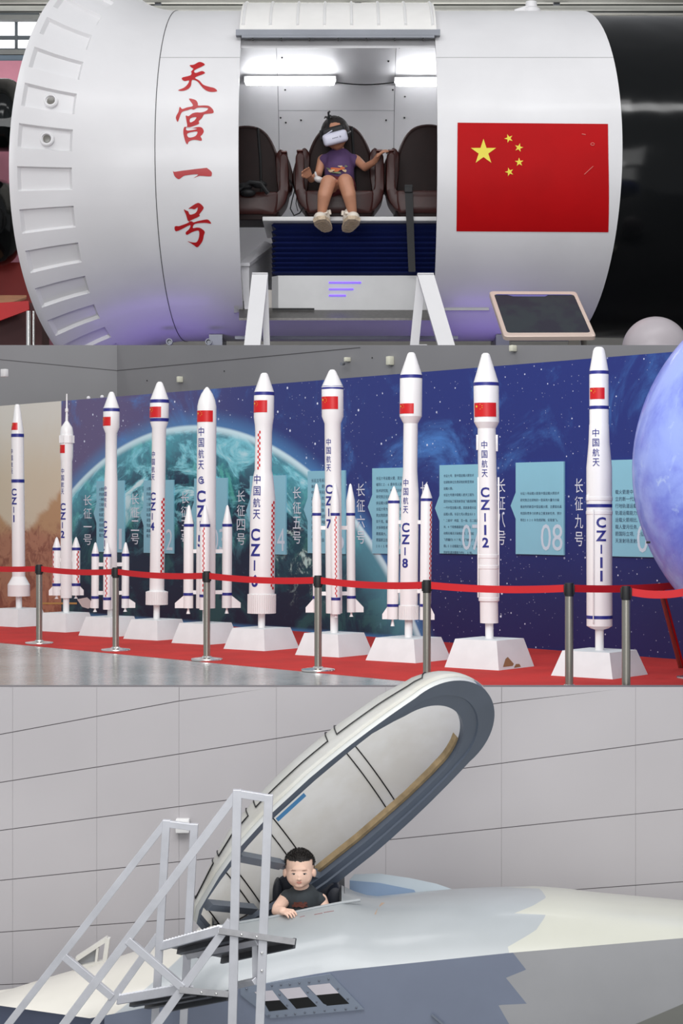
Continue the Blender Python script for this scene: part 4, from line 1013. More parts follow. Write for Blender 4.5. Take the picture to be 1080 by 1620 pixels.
# touch screen kiosk
GOLD = mat('rose_gold', (226, 205, 192), .3, .25, var=.02)
kio = thing('touch_kiosk', 'tilted touch screen kiosk with a pale gold frame', 'kiosk', V((P(870, 0, 15.3).x, 15.3, DZ)))
fr = [P(797, 533, 15.05), P(943, 532.5, 15.05), P(911, 461.5, 15.55), P(773, 461, 15.55)]
nn = (fr[1] - fr[0]).cross(fr[3] - fr[0]).normalized()
if nn.y > 0: nn = -nn
scn = [(0.05, .08), (.95, .08), (.95, .92), (.05, .92)]
def bil(u, v): return fr[0].lerp(fr[1], u).lerp(fr[3].lerp(fr[2], u), v)
b = B()
ro = rounded([(0, 0), (1, 0), (1, 1), (0, 1)], .05, 4); ri = [(.045 + u * .91, .075 + v * .85) for u, v in ro]
n_ = len(ro); lv = [[b.bm.verts.new(bil(u, v) + nn * d) for u, v in loop] for loop, d in ((ro, -.035), (ro, .0), ([( .5 + (u - .5) * .985, .5 + (v - .5) * .98) for u, v in ro], .006), (ri, .006), (ri, .0))]
for p, q in zip(lv, lv[1:]):
    for i in range(n_): b.bm.faces.new((p[i], p[(i + 1) % n_], q[(i + 1) % n_], q[i]))
b.bm.faces.new(lv[0][::-1]); build(b, 'screen_frame', GOLD, kio)
b = B(); b.face([bil(u, v) + nn * .001 for u, v in ri])
sm = bpy.data.materials.new('dark_screen'); n = N(sm); x, y, z = n.xyz(n.co())
f = n.noise(n.co(), 4.5, 3)
n.finish(n.mix(n.ss(f, .4, .6), lin((26, 26, 34)), lin((34, 44, 42))), .16, emis=n.mix(n.ss(n.math('ADD', x, n.math('MULTIPLY', z, -.6)), .15, .45), lin((40, 34, 62)), lin((34, 76, 66))), estr=.28)
scr = build(b, 'screen', sm, kio, smooth=False)
b = B(); b.slab([bil(u, v) + nn * .0015 for u, v in ((.26, .885), (.62, .885), (.66, .915), (.20, .915))], nn * .001); build(b, 'menu_tab', mat('tab_violet', (96, 92, 140), .4, emis=(96, 92, 150), estr=.5), scr, smooth=False)
b = B(); b.slab([bil(u, v) + nn * .0015 for u, v in ((.045, .918), (.955, .918), (.955, .925), (.045, .925))], nn * .001); build(b, 'menu_bar', mat('tab_blue', (30, 36, 120), .4, emis=(30, 36, 120), estr=.6), scr, smooth=False)
b = B(); b.bar(bil(.86, .45) - nn * .03, V((P(905, 548, 15.45).x, 15.45, DZ)), .09, .03); b.bar(bil(.95, .5) - nn * .03, V((P(935, 548, 15.55).x, 15.55, DZ)), .05, .03)
build(b, 'kiosk_stand', STEEL, kio, smooth=False)
b = B(); b.box(V((P(920, 0, 15.5).x, 15.5, DZ + .012)), (.5, .4, .024), bevel=.006); build(b, 'kiosk_foot', STEEL, kio)

# pale dome before the black hull
dc_ = P(1036, 552, 14.9); b = B(); R_ = 52 / F * 14.9
b.lathe([(R_ * math.cos(t), R_ * .98 * math.sin(t)) for t in [i * PI / 36 for i in range(19)]][::1], (dc_.x, dc_.y, dc_.z), 48)
b.lathe([(R_ * .98, DZ - dc_.z), (R_, DZ - dc_.z + .02), (R_, 0)], (dc_.x, dc_.y, dc_.z), 48, cap=False)
tag(build(b, 'pale_dome', mat('dome_pale', (186, 178, 182), .4, var=.05), weld=1e-4), 'pale rounded dome in front of the black hull', 'dome')

# things behind the flared ring
for i, (py, x_end, rr, lab) in enumerate(((182, 46, 57, 'upper black round-nosed booster behind the flared ring'), (352, 40, 68, 'lower black round-nosed booster behind the flared ring'))):
    c = P(x_end, py, 20.5); r_ = rr / F * 20.5; b = B()
    t = thing('black_booster', lab, 'booster', c + V((-1.5, 0, -r_)), 'black boosters beyond the module')
    prof = [(r_ * math.sin(a), -r_ * .55 * math.cos(a) * -1) for a in [0]]
    pr = [(0, .0)] + [(r_ * math.sin(a), -r_ * .6 * (1 - math.cos(a))) for a in [i_ * PI / 20 for i_ in range(1, 11)]] + [(r_, -3.0), (0, -3.0)]
    b.lathe(pr, c, 40, A); build(b, 'booster_shell', BLACK, t)
    b = B(); b.box((c.x - 1.6, (c.y + 21.96) / 2, c.z), (.16, 21.96 - c.y, .16)); build(b, 'booster_mount', BLACKM, t, smooth=False)
b = B(); b.box((P(-20, 0, 22).x, 22, (P(0, 97, 22).z + DZ) / 2), (1.6, .06, P(0, 97, 22).z - DZ))
tag(build(b, 'pink_banner', mat('banner_pink', (196, 128, 146), .6, var=.06), smooth=False), 'tall dusty pink banner beyond the black boosters', 'banner')
t = thing('display_counter', 'dark red counter with a wooden top behind the flared ring', 'counter', V((P(-10, 0, 20).x, 20, DZ)))
b = B(); b.box((P(-30, 0, 20).x, 20.2, (P(0, 480, 20).z + DZ) / 2), (1.3, .5, P(0, 480, 20).z - DZ)); build(b, 'counter_body', mat('counter_maroon', (74, 34, 34), .6), t, smooth=False)
b = B(); b.slab([P(-80, 484, 19.8), P(10, 481, 19.8), P(42, 470, 20.4), P(42, 467, 20.5), P(-80, 467, 20.5)], (0, 0, -.02)); build(b, 'counter_top', mat('counter_wood', (190, 140, 108), .5, var=.12, scale=6), t, smooth=False)
b = B(); b.slab([P(-80, 484, 19.74), P(45, 476, 19.74), P(46, 490, 19.74), P(0, 507, 19.74), P(-80, 520, 19.74)], (0, .05, 0)); build(b, 'red_valance', RED, t, smooth=False)
b = B(); b.box((P(-40, 0, 20.6).x, 20.9, (P(0, 416, 20.9).z + P(0, 480, 20.9).z) / 2), (1.5, .1, P(0, 416, 20.9).z - P(0, 480, 20.9).z)); build(b, 'red_backboard', mat('backboard_red', (150, 36, 30), .55), t, smooth=False)
for px, lab in ((45, 'thicker chrome pole under the flared ring'), (53, 'thin chrome pole beside the thicker one')):
    b = B(); p = P(px, 492, 18.6); b.tube([p, V((p.x, p.y, DZ))], .022 if px == 45 else .012, 14); tag(build(b, 'chrome_pole', CHROME), lab, 'pole')

# violet floor lamps under the module
def strip_violet(px, Y, sx, power):
    l = bpy.data.lights.new('violet_floor_lamp', 'AREA'); l.shape = 'RECTANGLE'; l.size = sx; l.size_y = .25; l.energy = power; l.color = (.34, .20, 1.0)
    o = bpy.data.objects.new('violet_floor_lamp', l); COL.objects.link(o); o.location = up_(V((P(px, 0, Y).x, Y, DZ + .06))); o.rotation_euler = (PI, 0, 0)
strip_violet(265, 16.85, .7, 2.6); strip_violet(770, 16.85, .55, 2.6); strip_violet(545, 16.6, 1.0, .9)

# ------------------------------------------------------------------ the child with the headset
def ell(b, c, r, R=None, seg=18): return b.ball(c, r, R, seg)
def hand(b, wrist, tipdir, up, s=1.0, curl=.5, thumb=1):
    """palm and five bent fingers; tipdir: where fingers point, up: back of the hand; s: size of the hand"""
    w_ = V(wrist); d = V(tipdir).normalized(); u = V(up).normalized(); u = (u - d * u.dot(d)).normalized(); side = d.cross(u)
    pl, pw = .055 * s, .026 * s
    for k_ in range(4):
        o_ = (k_ - 1.5) * pw * .80
        b.limb(w_ + side * o_ * .7, w_ + d * pl + side * o_, .0105 * s, .0100 * s, 10)
        L = (.040, .047, .044, .034)[k_] * s; a = w_ + d * pl + side * o_
        d1 = (d - u * curl * .6).normalized(); d2 = (d - u * curl * 1.6).normalized(); d3 = (d * .5 - u * curl * 1.9).normalized()
        p1 = a + d1 * L * .42; p2 = p1 + d2 * L * .33; p3 = p2 + d3 * L * .25
        b.chain([a, p1, p2, p3], [.0088 * s, .0078 * s, .0072 * s, .0062 * s], 10)
    t0 = w_ + d * pl * .25 + side * thumb * pw * .8; t1 = t0 + (d * .6 + side * thumb * .75 - u * .25).normalized() * .028 * s; t2 = t1 + (d * .9 + side * thumb * .1 - u * .35).normalized() * .024 * s
    b.chain([t0, t1, t2], [.0115 * s, .0095 * s, .0075 * s], 10)

g = lambda x, y, Y: P(x, y, Y)
girl = thing('person', 'child in a purple top and white shoes wearing a headset, seated in the brown seat', 'person', g(537, 312, 16.85))
b = B(); k = 16.8 / F
HC = g(530, 214.5, 16.98)
ell(b, HC + V((0, .0, .02)), (.118, .135, .135)); ell(b, HC + V((.012, -.05, -.06)), (.078, .07, .075))          # skull, jaw
ell(b, HC + V((.016, -.118, -.055)), (.020, .022, .020))
b.limb(g(533, 226, 17.0), g(536, 246, 17.02), .052, .060)
b.limb(g(536, 254, 17.03), g(537, 285, 16.98), .115, .105); b.limb(g(537, 285, 16.98), g(537, 300, 16.93), .11, .125)
b.limb(g(512, 253, 17.02), g(560, 253, 17.02), .052, .052)
b.chain([g(509, 253, 17.02), g(503, 277, 16.98), g(492, 284, 16.74), g(487, 277, 16.62)], [.042, .035, .029, .022])
b.chain([g(564, 253, 17.02), g(577, 265, 16.92), g(592, 256, 16.80), g(598, 246, 16.72)], [.042, .035, .029, .022])
hand(b, g(488, 279, 16.62), (-.25, -.5, .4), (-.5, -.2, .8), 1.15, .55, 1)
hand(b, g(597, 247, 16.72), (.55, -.25, .45), (-.3, -.3, .9), 1.15, .8, -1)
b.chain([g(528, 300, 16.93), g(519, 289, 16.55), g(513, 309, 16.52), g(509, 334, 16.55)], [.092, .068, .062, .042])
b.chain([g(547, 300, 16.93), g(546, 287, 16.55), g(552, 309, 16.52), g(557, 334, 16.55)], [.092, .068, .062, .042])
body = remesh(b, .0065, 6); build(body, 'body', SKING, girl, angle=180)
# clothing, hair, shoes
b = B(); b.limb(g(536, 257, 17.03), g(537, 284, 16.98), .136, .136); b.limb(g(537, 284, 16.98), g(537, 299, 16.94), .128, .14); b.limb(g(513, 254, 17.02), g(559, 254, 17.02), .060, .060)
top_ = build(remesh(b, .012, 5), 'sleeveless_top', mat('purple_cotton', (82, 58, 100), .8, var=.10, scale=10), girl, angle=180)
def on_front(px, py, Y=17.0): return g(px, py, Y)
b = B()
blobs = [(531, 268, 8, 3.2, 0, 5), (541, 266, 4, 2.6, 0, -10), (524, 270, 5, 2, 1, -10), (545, 270, 3.4, 2, 1, 15), (533, 273, 7, 1.5, 2, 3), (519, 267, 3, 1.4, 2, 25), (547, 263, 2.4, 1.4, 2, 0), (538, 263, 3.6, 1.1, 1, 0)]
for cx, cy, rx, ry, mi, tr in blobs:
    pts = []
    for i in range(14):
        a = 2 * PI * i / 14; rr = 1 + .22 * math.sin(3 * a + cx); x, y = rx * rr * math.cos(a), ry * rr * math.sin(a); t = math.radians(tr)
        px_, py_ = cx + x * math.cos(t) - y * math.sin(t), cy + x * math.sin(t) + y * math.cos(t)
        dxm = (px_ - 536.5) * k; Yf = 17.0 - math.sqrt(max(.140 ** 2 - dxm ** 2, .0004)) + .022 - .004 * mi - (py_ - 254) / 30 * .045
        pts.append(g(px_, py_, Yf - .035))
    b.face(pts, mi)
build(b, 'shirt_print', [mat('print_orange', (196, 104, 60), .7), mat('print_sand', (206, 178, 140), .7), mat('print_green', (110, 120, 90), .7)], top_, smooth=False)
b = B(); b.chain([g(529, 301, 16.95), g(523, 293, 16.72)], [.105, .092]); b.chain([g(546, 301, 16.95), g(546, 292, 16.72)], [.105, .092])
build(remesh(b, .014, 4), 'shorts', mat('dark_red_cotton', (92, 24, 30), .8, var=.15), girl, angle=180)
b = B(); ell(b, HC + V((0, .018, .035)), (.130, .142, .142), seg=28)
bmesh.ops.bisect_plane(b.bm, geom=b.bm.verts[:] + b.bm.edges[:] + b.bm.faces[:], plane_co=HC + V((0, -.05, .005)), plane_no=(0, -.75, -.66), clear_outer=True)
ell(b, HC + V((-.01, .03, .155)), (.050, .055, .030))
for i in range(7):
    a = random.uniform(-.5, .5); b.tube([HC + V((a * .1, -.02, .145)), HC + V((a * .2, -.05, .158)), HC + V((a * .22, -.09, .135))], [.010, .008, .003], 6)
build(b, 'hair', HAIR, girl, angle=60)
SHOEW = mat('shoe_white', (226, 216, 202), .6, var=.05); SOLE = mat('shoe_sole', (196, 176, 150), .7, var=.14, scale=30)
for cx, tilt, s in ((511, -14, -1), (554.5, 8, 1)):
    b = B(); c = g(cx, 356, 16.46); R = rot('Y', tilt) @ rot('Z', s * 14) @ rot('X', -17)
    T = lambda v: c + R @ V(v)
    def sole_pts(sc_, z): return [T((x * sc_, y * sc_, z)) for x, y in [(.050, -.10), (.062, -.04), (.056, .03), (.046, .10), (.03, .135), (0, .145), (-.03, .135), (-.046, .10), (-.056, .03), (-.062, -.04), (-.050, -.10), (0, -.125)]]
    b2 = B(); ell(b2, T((0, -.055, .045)), (.060, .075, .050), R); ell(b2, T((0, .04, .055)), (.058, .09, .052), R); ell(b2, T((0, .085, .075)), (.052, .055, .062), R); b2.limb(T((0, .085, .10)), T((0, .085, .145)), .054, .05)
    sh = build(remesh(b2, .010, 3), 'shoe', SHOEW, girl, angle=180)
    b = B(); b.hexa(sole_pts(1.08, -.004)[::-1], sole_pts(1.10, .030)[::-1]); build(b, 'sole', SOLE, sh, smooth=False)
    b = B()
    for i in range(7):
        yy = -.09 + i * .034; hw_ = .048 - abs(i - 2.2) * .003
        b.tube([T((-hw_, yy + .010, -.006)), T((0, yy - .006, -.007)), T((hw_, yy + .010, -.006))], .0042, 5)
    build(b, 'tread', mat('tread_grey', (160, 140, 118), .8), sh)
    b = B(); b.box(T((0, .02, .108)), (.112, .035, .012), R, bevel=.004); b.box(T((s * -.0, .105, .15)), (.13, .02, .045), R, bevel=.006); build(b, 'strap', SHOEW, sh)
# headset
hs = thing('headset', 'white and black goggle headset on the seated child', 'headset', HC)
Rh = rot('Y', -15) @ rot('X', 8); hc = HC + V((-.004, -.140, -.040)); T = lambda v: hc + Rh @ V(v)
b = B(); b.box(T((0, -.035, -.012)), (.222, .095, .108), Rh, bevel=.030, seg=4); build(b, 'front_shell', mat('headset_white', (206, 206, 222), .3, var=.02), hs)
b = B(); b.box(T((0, .005, .040)), (.212, .10, .105), Rh, bevel=.030, seg=3); build(b, 'face_pad', BLACKM, hs)
b = B(); b.box(T((-.045, -.055, .046)), (.075, .03, .010), rot('Y', -18) @ Rh, bevel=.004); build(b, 'vent', mat('headset_white', (206, 206, 222), .3), hs)
b = B()
for i in range(4): b.box(T((-.022 + i * .014, -.0835, -.012)), (.010, .002, .006), Rh)
b.tube([T((.045 + .006 * math.cos(q), -.0838, -.012 + .006 * math.sin(q))) for q in [i * PI / 5 for i in range(11)]], .0018, 5)
build(b, 'front_emblem', mat('emblem_grey', (90, 92, 110), .5), hs, smooth=False)
b = B(); b.tube([T((-.055, -.02, .06)), HC + V((-.055, -.06, .13)), HC + V((-.045, .02, .178)), HC + V((-.03, .12, .14))], .014, 8); b.tube([T((-.11, .02, .0)), HC + V((-.128, .02, .04)), HC + V((-.09, .12, .05))], .014, 8); b.tube([T((.11, .02, .0)), HC + V((.130, .02, .04)), HC + V((.09, .12, .05))], .014, 8)
b.tube([HC + V((-.055, -.06, .13)), HC + V((-.06, -.08, .19)), HC + V((-.05, -.04, .205))], .010, 6)
build(b, 'head_strap', BLACKM, hs)
# hand controller
b = B(); c = g(504, 284, 16.60); ell(b, c, (.045, .04, .028), rot('Y', 20)); b.limb(c + V((.03, 0, -.01)), c + V((.075, .0, .02)), .022, .018); b.limb(c + V((-.02, -.02, .02)), c + V((-.03, -.03, .055)), .012, .010)
tag(build(remesh(b, .006, 2), 'hand_controller', mat('controller_white', (206, 202, 200), .4, var=.15, scale=40), angle=180), 'small white hand controller beside the seated child', 'controller')

# ================================================================== lower hall
UP = 1.0
JC = 7.60                                                     # depth of the jet's centre plane
JU = bpy.data.materials.new('jet_upper_paint'); JL = bpy.data.materials.new('jet_lower_paint')
ridge_t = [(-160, 1622), (-60, 1600), (0, 1577), (60, 1556), (130, 1534), (200, 1511), (300, 1483), (330, 1467), (430, 1450), (515, 1432), (545, 1426.5), (600, 1418.5), (700, 1408), (780, 1404), (860, 1402.5), (900, 1406), (960, 1414), (1080, 1427), (1250, 1447), (1500, 1480)]
chine_t = [(-160, 1604), (-60, 1596), (0, 1591), (142, 1611), (200, 1600), (300, 1580), (415, 1556), (520, 1537), (800, 1508), (1080, 1484), (1250, 1474), (1500, 1462)]
def sect(x):
    yr, yc = interp(ridge_t, x), interp(chine_t, x); d = yc - yr; cock = interp([(300, 0), (335, 1), (540, 1), (600, 0)], x)
    sill = 7.25
    sh = lerp(yr + .16 * d, yr + 1.5, cock); wn = interp([(-160, .55), (0, .85), (200, 1), (2000, 1)], x)
    YY = lambda Y: JC - (JC - Y) * wn
    near = [P(x, yc + 300, YY(7.40)), P(x, yc + 200, YY(7.18)), P(x, yc + 95, YY(7.06)), P(x, yc, YY(7.0))]
    near += [P(x, lerp(sh, yc, .72), YY(7.035)), P(x, lerp(sh, yc, .42), YY(7.09)), P(x, lerp(sh, yc, .16), YY(7.17)), P(x, sh, YY(sill))]
    top = P(x, yr, JC)
    if cock > 0: top.z = lerp(top.z, near[-1].z, cock)
    far = [V((p.x, 2 * JC - p.y, p.z - .34 * (JC - p.y) - (.06 * cock if i >= 6 else 0))) for i, p in enumerate(near)][::-1]
    mid = [near[-1].lerp(top, .5) + V((0, 0, .012 * (1 - cock))), top, far[0].lerp(top, .5) + V((0, 0, .012 * (1 - cock)))]
    return near + mid + far
# camouflage edges measured on the skin: the paint changes along a saw-tooth line
def jet_paint(m, left, right, teeth, extra=None):
    n = N(m); x, y, z = n.xyz(n.co())
    zs = [t[1] for t in teeth]; z0, z1 = min(zs), max(zs); xs = [t[0] for t in teeth]; x0, x1 = min(xs) - .05, max(xs) + .05
    zn = n.math('DIVIDE', n.math('SUBTRACT', z, z0), z1 - z0, clamp=True)
    fc = n.new('ShaderNodeFloatCurve'); n.put(fc.inputs['Value'], zn); cv = fc.mapping.curves[0]
    pts = sorted(((t[1] - z0) / (z1 - z0), (t[0] - x0) / (x1 - x0)) for t in teeth)
    while len(cv.points) < len(pts): cv.points.new(.5, .5)
    for p, q in zip(cv.points, pts): p.location = q
    for p in cv.points: p.handle_type = 'VECTOR'
    fc.mapping.update()
    xb = n.math('ADD', n.math('MULTIPLY', fc.outputs[0], x1 - x0), x0)
    f = n.ss(n.math('SUBTRACT', x, xb), -.001, .001)
    mott = n.noise(n.co(), 2.2, 5)
    c = n.mix(f, n.mix(n.ss(mott, .3, .7), lin(left), lin(tuple(int(q * .95) for q in left))), n.mix(n.ss(mott, .3, .7), lin(right), lin(tuple(int(q * .965) for q in right))))
    if extra:                                 # one more paint field beyond a straight slanting edge
        (xa, za), (xb_, zb), col_, sgn = extra; q = n.math('SUBTRACT', n.math('SUBTRACT', x, xa), n.math('MULTIPLY', n.math('SUBTRACT', z, za), (xb_ - xa) / (zb - za)))
        c = n.mix(n.ss(n.math('MULTIPLY', q, sgn), -.004, .004), c, lin(col_))
    n.finish(c, .30, coat=.15)
def skin_pt(px, py):
    """a point on the jet's near side under a picture pixel"""
    S = sect(px); lo = S[:9]; 
    ys = [810 - (p.z - CZ) * F / p.y for p in lo]
    for a, c_, ya, yc_ in zip(lo, lo[1:], ys, ys[1:]):
        if yc_ <= py <= ya: t = (ya - py) / max(ya - yc_, 1e-6); q = a.lerp(c_, t); return P(px, py, q.y)
    return P(px, py, lo[-1].y if py < ys[-1] else lo[0].y)
JB = V((P(600, 0, JC).x, JC, 0.0))
jet = thing('fighter_jet', 'grey mock fighter jet in saw-tooth camouflage with a raised canopy', 'jet', JB)
def teeth(pts): return [((lambda q: (q.x - JB.x, q.z - JB.z))(skin_pt(*p))) for p in pts]
jet_paint(JU, (174, 179, 182), (198, 198, 186), teeth([(866, 1396), (857, 1410), (813, 1445), (863, 1447), (848, 1471), (803, 1498), (806, 1512)]), teeth([(300, 1490), (205, 1585)]) + [(214, 210, 200), -1])
jet_paint(JL, (138, 147, 167), (180, 180, 182), teeth([(803, 1490), (806, 1500), (832, 1534), (800, 1547), (833, 1588), (788, 1590), (808, 1625), (800, 1700)]), teeth([(1080, 1588), (1005, 1620)]) + [(132, 132, 126), 1])
NOSEC = mat('nose_cream', (216, 212, 202), .35, var=.04)
xs_ = [165, 180, 200, 230, 265, 300, 318, 335, 360, 395, 430, 465, 500, 530, 540, 560, 580, 600, 640, 680, 720, 760, 800, 840, 860, 880, 900, 930, 960, 1020, 1080, 1160, 1250, 1370, 1500]
def loft(xs, i0, i1, close, name, m, skip=None):
    b = B(); rows_ = []
    for x in xs:
        S = sect(x); idx = range(i0, i1 + 1) if not close else list(range(i0, len(S))) + [0]
        rows_.append([b.bm.verts.new(S[j]) for j in idx]); js = list(idx)
    for r0, r1, x0_, x1_ in zip(rows_, rows_[1:], xs, xs[1:]):
        for j in range(len(js) - 1):
            if skip and skip(x0_, x1_, js[j]): continue
            b.bm.faces.new((r0[j], r0[j + 1], r1[j + 1], r1[j]))
    return b
NS = len(sect(600))
hole = lambda a, c, j: a >= 335 and c <= 540 and 7 <= j <= 10
b = loft(xs_, 3, NS - 4, False, 'u', JU, hole); build(b, 'upper_fuselage', JU, jet, angle=26, weld=1e-5)
b = B(); 
for part in ((0, 3), (NS - 4, NS - 1)):
    q = loft(xs_, part[0], part[1], False, 'l', JL); me_ = bpy.data.meshes.new('t'); q.bm.to_mesh(me_); q.bm.free(); b.bm.from_mesh(me_); bpy.data.meshes.remove(me_)
rows_ = [(sect(x)[0], sect(x)[-1]) for x in xs_]
for (a, c_), (d_, e_) in zip(rows_, rows_[1:]): b.face([a, c_, e_, d_])
S0 = sect(165); b.face([S0[i] for i in range(NS)])
build(b, 'lower_fuselage', JL, jet, angle=26, weld=1e-5)
nx = [-160, -110, -60, -30, 0, 40, 80, 120, 142, 165]
b = loft(nx, 3, NS - 4, False, 'n', NOSEC)
rim_ = [(sect(x)[3], sect(x)[NS - 4]) for x in nx]
for (a, c_), (d_, e_) in zip(rim_, rim_[1:]): b.face([a + V((0, .10, -.012)), c_ + V((0, -.10, -.012)), e_ + V((0, -.10, -.012)), d_ + V((0, .10, -.012))]); b.face([a, d_, d_ + V((0, .10, -.012)), a + V((0, .10, -.012))])
build(b, 'nose', NOSEC, jet, angle=40, weld=1e-5)
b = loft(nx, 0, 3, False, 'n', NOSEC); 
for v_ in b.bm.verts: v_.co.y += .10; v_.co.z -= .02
build(b, 'nose_underside', mat('nose_lower_blue', (104, 112, 136), .5), jet)  # one even blue-grey on the lower side of the nose
# cockpit tub, sill lip, seat
b = B(); S1, S2 = P(337, 0, 7.27), P(541, 0, 7.27); zt_ = P(0, 1476, 7.3).z
b.box(((S1.x + S2.x) / 2, JC, zt_ - .26), (S2.x - S1.x, .64, .02)); b.box((S1.x, JC, zt_ - .13), (.02, .64, .26)); b.box((S2.x, JC, zt_ - .06), (.02, .64, .36)); 
for s in (-1, 1): b.box(((S1.x + S2.x) / 2, JC + s * .33, zt_ - .13), (S2.x - S1.x, .015, .24))
build(b, 'cockpit_tub', mat('cockpit_dark', (44, 46, 50), .7), jet, smooth=False)
b = B(); b.tube([P(x, interp(ridge_t, x) + 1.0, 7.25) for x in (318, 335, 360, 395, 430, 465, 500, 530, 545, 570)], .006, 8); build(b, 'cockpit_sill', JU, jet)
seat_m = mat('pilot_seat', (34, 38, 50), .45, var=.1, bump=.1)
b = B()
bk = rounded([(P(x, y, 7.62).x, P(x, y, 7.62).z) for x, y in [(428, 1500), (429, 1402), (440, 1385), (470, 1378), (515, 1386), (538, 1398), (545, 1432), (545, 1500)]], .03, 4)
cushion(b, bk, 7.60, 7.76, .035, .93); st_ = build(b, 'pilot_seat', seat_m, jet)
for xs0, xs1 in ((430, 446), (516, 543)):
    b = B(); q = rounded([(P(x, y, 7.56).x, P(x, y, 7.56).z) for x, y in [(xs0, 1500), (xs0 + 1, 1402 if xs0 < 500 else 1410), ((xs0 + xs1) / 2, 1388 if xs0 < 500 else 1399), (xs1, 1400 if xs0 < 500 else 1408), (xs1, 1500)]], .02, 3)
    cushion(b, q, 7.545, 7.62, .03, .8); build(b, 'seat_bolster', seat_m, st_)
b = B(); b.box((P(478, 0, 7.5).x, 7.50, P(0, 1505, 7.5).z), (.30, .30, .06), bevel=.02); build(b, 'seat_base', seat_m, st_)
# instrument hood seen through the frame
b = B(); b.hexa([P(392, 1398, 7.66), P(425, 1404, 7.66), P(425, 1450, 7.66), P(378, 1450, 7.66)], [P(392, 1402, 7.86), P(425, 1408, 7.86), P(425, 1450, 7.86), P(378, 1450, 7.86)]); io = build(b, 'instrument_hood', mat('hood_grey', (74, 78, 82), .6, var=.15, scale=20), jet, smooth=False)
b = B(); b.bar(P(387, 1412, 7.64), P(394, 1428, 7.64), .012, .012); b.bar(P(386, 1420, 7.64), P(391, 1436, 7.64), .008, .012); build(b, 'sight_bracket', ALU, io, smooth=False)
# raised canopy
UPX, WPX = (.76, -.65), (.65, .76)
hw_t = [(-345, 20), (-328, 33), (-270, 53), (-214, 67), (-150, 75), (-60, 78.5), (0, 79), (100, 74), (160, 64), (200, 51), (220, 39), (232, 26), (239, 13), (242, 1)]
iw_t = [(-330, 16), (-300, 30), (-214, 48), (-150, 56), (-60, 59), (40, 58), (100, 54), (140, 44), (165, 30), (178, 17), (185, 1)]
SIG, KAP = .52, .854
def hwf(s): return 66 * math.sqrt(max(0, 1 - ((s - 150) / 92) ** 2)) if s > 150 else (interp(hw_t, s) if s < -60 else lerp(78.5, 66, ((s + 60) / 210) ** 2))
def iwf(s): return 53 * math.sqrt(max(0, 1 - ((s - 100) / 85) ** 2)) if s > 100 else interp(iw_t, s)
def can(s, wpx, hpx):
    """canopy frame: s along the axis, wpx across (near -, far +, as seen), hpx up the dome; all in picture pixels"""
    x = 586 + s * UPX[0] + wpx * WPX[0] - hpx * KAP * WPX[0]; y = 1252 + s * UPX[1] + wpx * WPX[1] - hpx * KAP * WPX[1]
    Y = 7.32 + (wpx / SIG * KAP + hpx * SIG) * 7.32 / F
    return P(x, y, Y)
ss_ = [-345, -336, -328, -314, -300, -285, -270, -255, -240, -214, -180, -150, -100, -60, -20, 20, 60, 100, 130] + [150 + 92 * math.sin(PI / 2 * i / 16) for i in range(17)]
canopy = thing('dummy', '', '') if False else None
FRM = mat('canopy_frame_grey', (98, 108, 124), .45, var=.06); FRM2 = mat('canopy_inner_grey', (120, 128, 140), .5, var=.08, scale=8)
outer = [(s, -hwf(s)) for s in ss_] + [(s, hwf(s)) for s in ss_[::-1][1:]]
def inner_of(i):
    s, w_ = outer[i]; far_ = i >= len(ss_)
    si = 100 + 85 * math.sin(math.asin(min(1, max(0, (s - 100) / 142))) ) if s > 100 else lerp(-330, 100, (s + 345) / 445)
    si = min(si, 185); v_ = iwf(si)
    return (si, v_ if far_ else -v_ - 8 * min(1, max(0, (120 - si) / 60)))
b = B(); no = len(outer); L = []
D_ = 14
for f_ in (lambda i: can(*outer[i], D_), lambda i: can(outer[i][0], outer[i][1], 0), lambda i: can(lerp(outer[i][0], inner_of(i)[0], .55), lerp(outer[i][1], inner_of(i)[1], .55), 0), lambda i: can(lerp(outer[i][0], inner_of(i)[0], .58), lerp(outer[i][1], inner_of(i)[1], .58), 3), lambda i: can(*inner_of(i), 4), lambda i: can(*inner_of(i), D_)):
    L.append([b.bm.verts.new(f_(i)) for i in range(no)])
for k_, (p, q) in enumerate(zip(L, L[1:] + L[:1])):
    for i in range(no): 
        try: f_ = b.bm.faces.new((p[i], p[(i + 1) % no], q[(i + 1) % no], q[i])); f_.material_index = 1 if k_ == 0 and outer[i][1] < 0 and outer[i][0] < 236 else 0
        except ValueError: pass
cf_ = build(b, 'canopy_frame', [FRM, mat('canopy_rim_pale', (196, 198, 196), .4, var=.05)], jet, angle=30)
def dome(s, phi, off=0.0, kk=1.0):
    """phi 0 = near edge, 180 = far edge"""
    w_ = hwf(s) * .985; hmax = interp([(-345, 30), (-214, 78), (-100, 92), (0, 92), (100, 84), (160, 70), (200, 50), (225, 32), (242, 14)], s) + off
    h_ = 8 + (hmax - 8) * math.sin(math.radians(phi)) ** .9 if 0 < phi < 180 else 8
    return can(s + .17 * (h_ - 8), -(w_ + off) * math.cos(math.radians(phi)), h_)
GLZ = bpy.data.materials.new('canopy_milk_acrylic'); n = N(GLZ)
cc_ = n.mix(n.ss(n.noise(n.co(), 4, 5), .35, .7), lin((250, 249, 244)), lin((238, 235, 226)))
pr_ = n.new('ShaderNodeBsdfPrincipled'); n.put(pr_.inputs['Base Color'], cc_); pr_.inputs['Roughness'].default_value = .25
tr_ = n.new('ShaderNodeBsdfTranslucent'); n.put(tr_.inputs['Color'], cc_)
mx_ = n.new('ShaderNodeMixShader'); mx_.inputs[0].default_value = .68; n.t.links.new(pr_.outputs[0], mx_.inputs[1]); n.t.links.new(tr_.outputs[0], mx_.inputs[2])
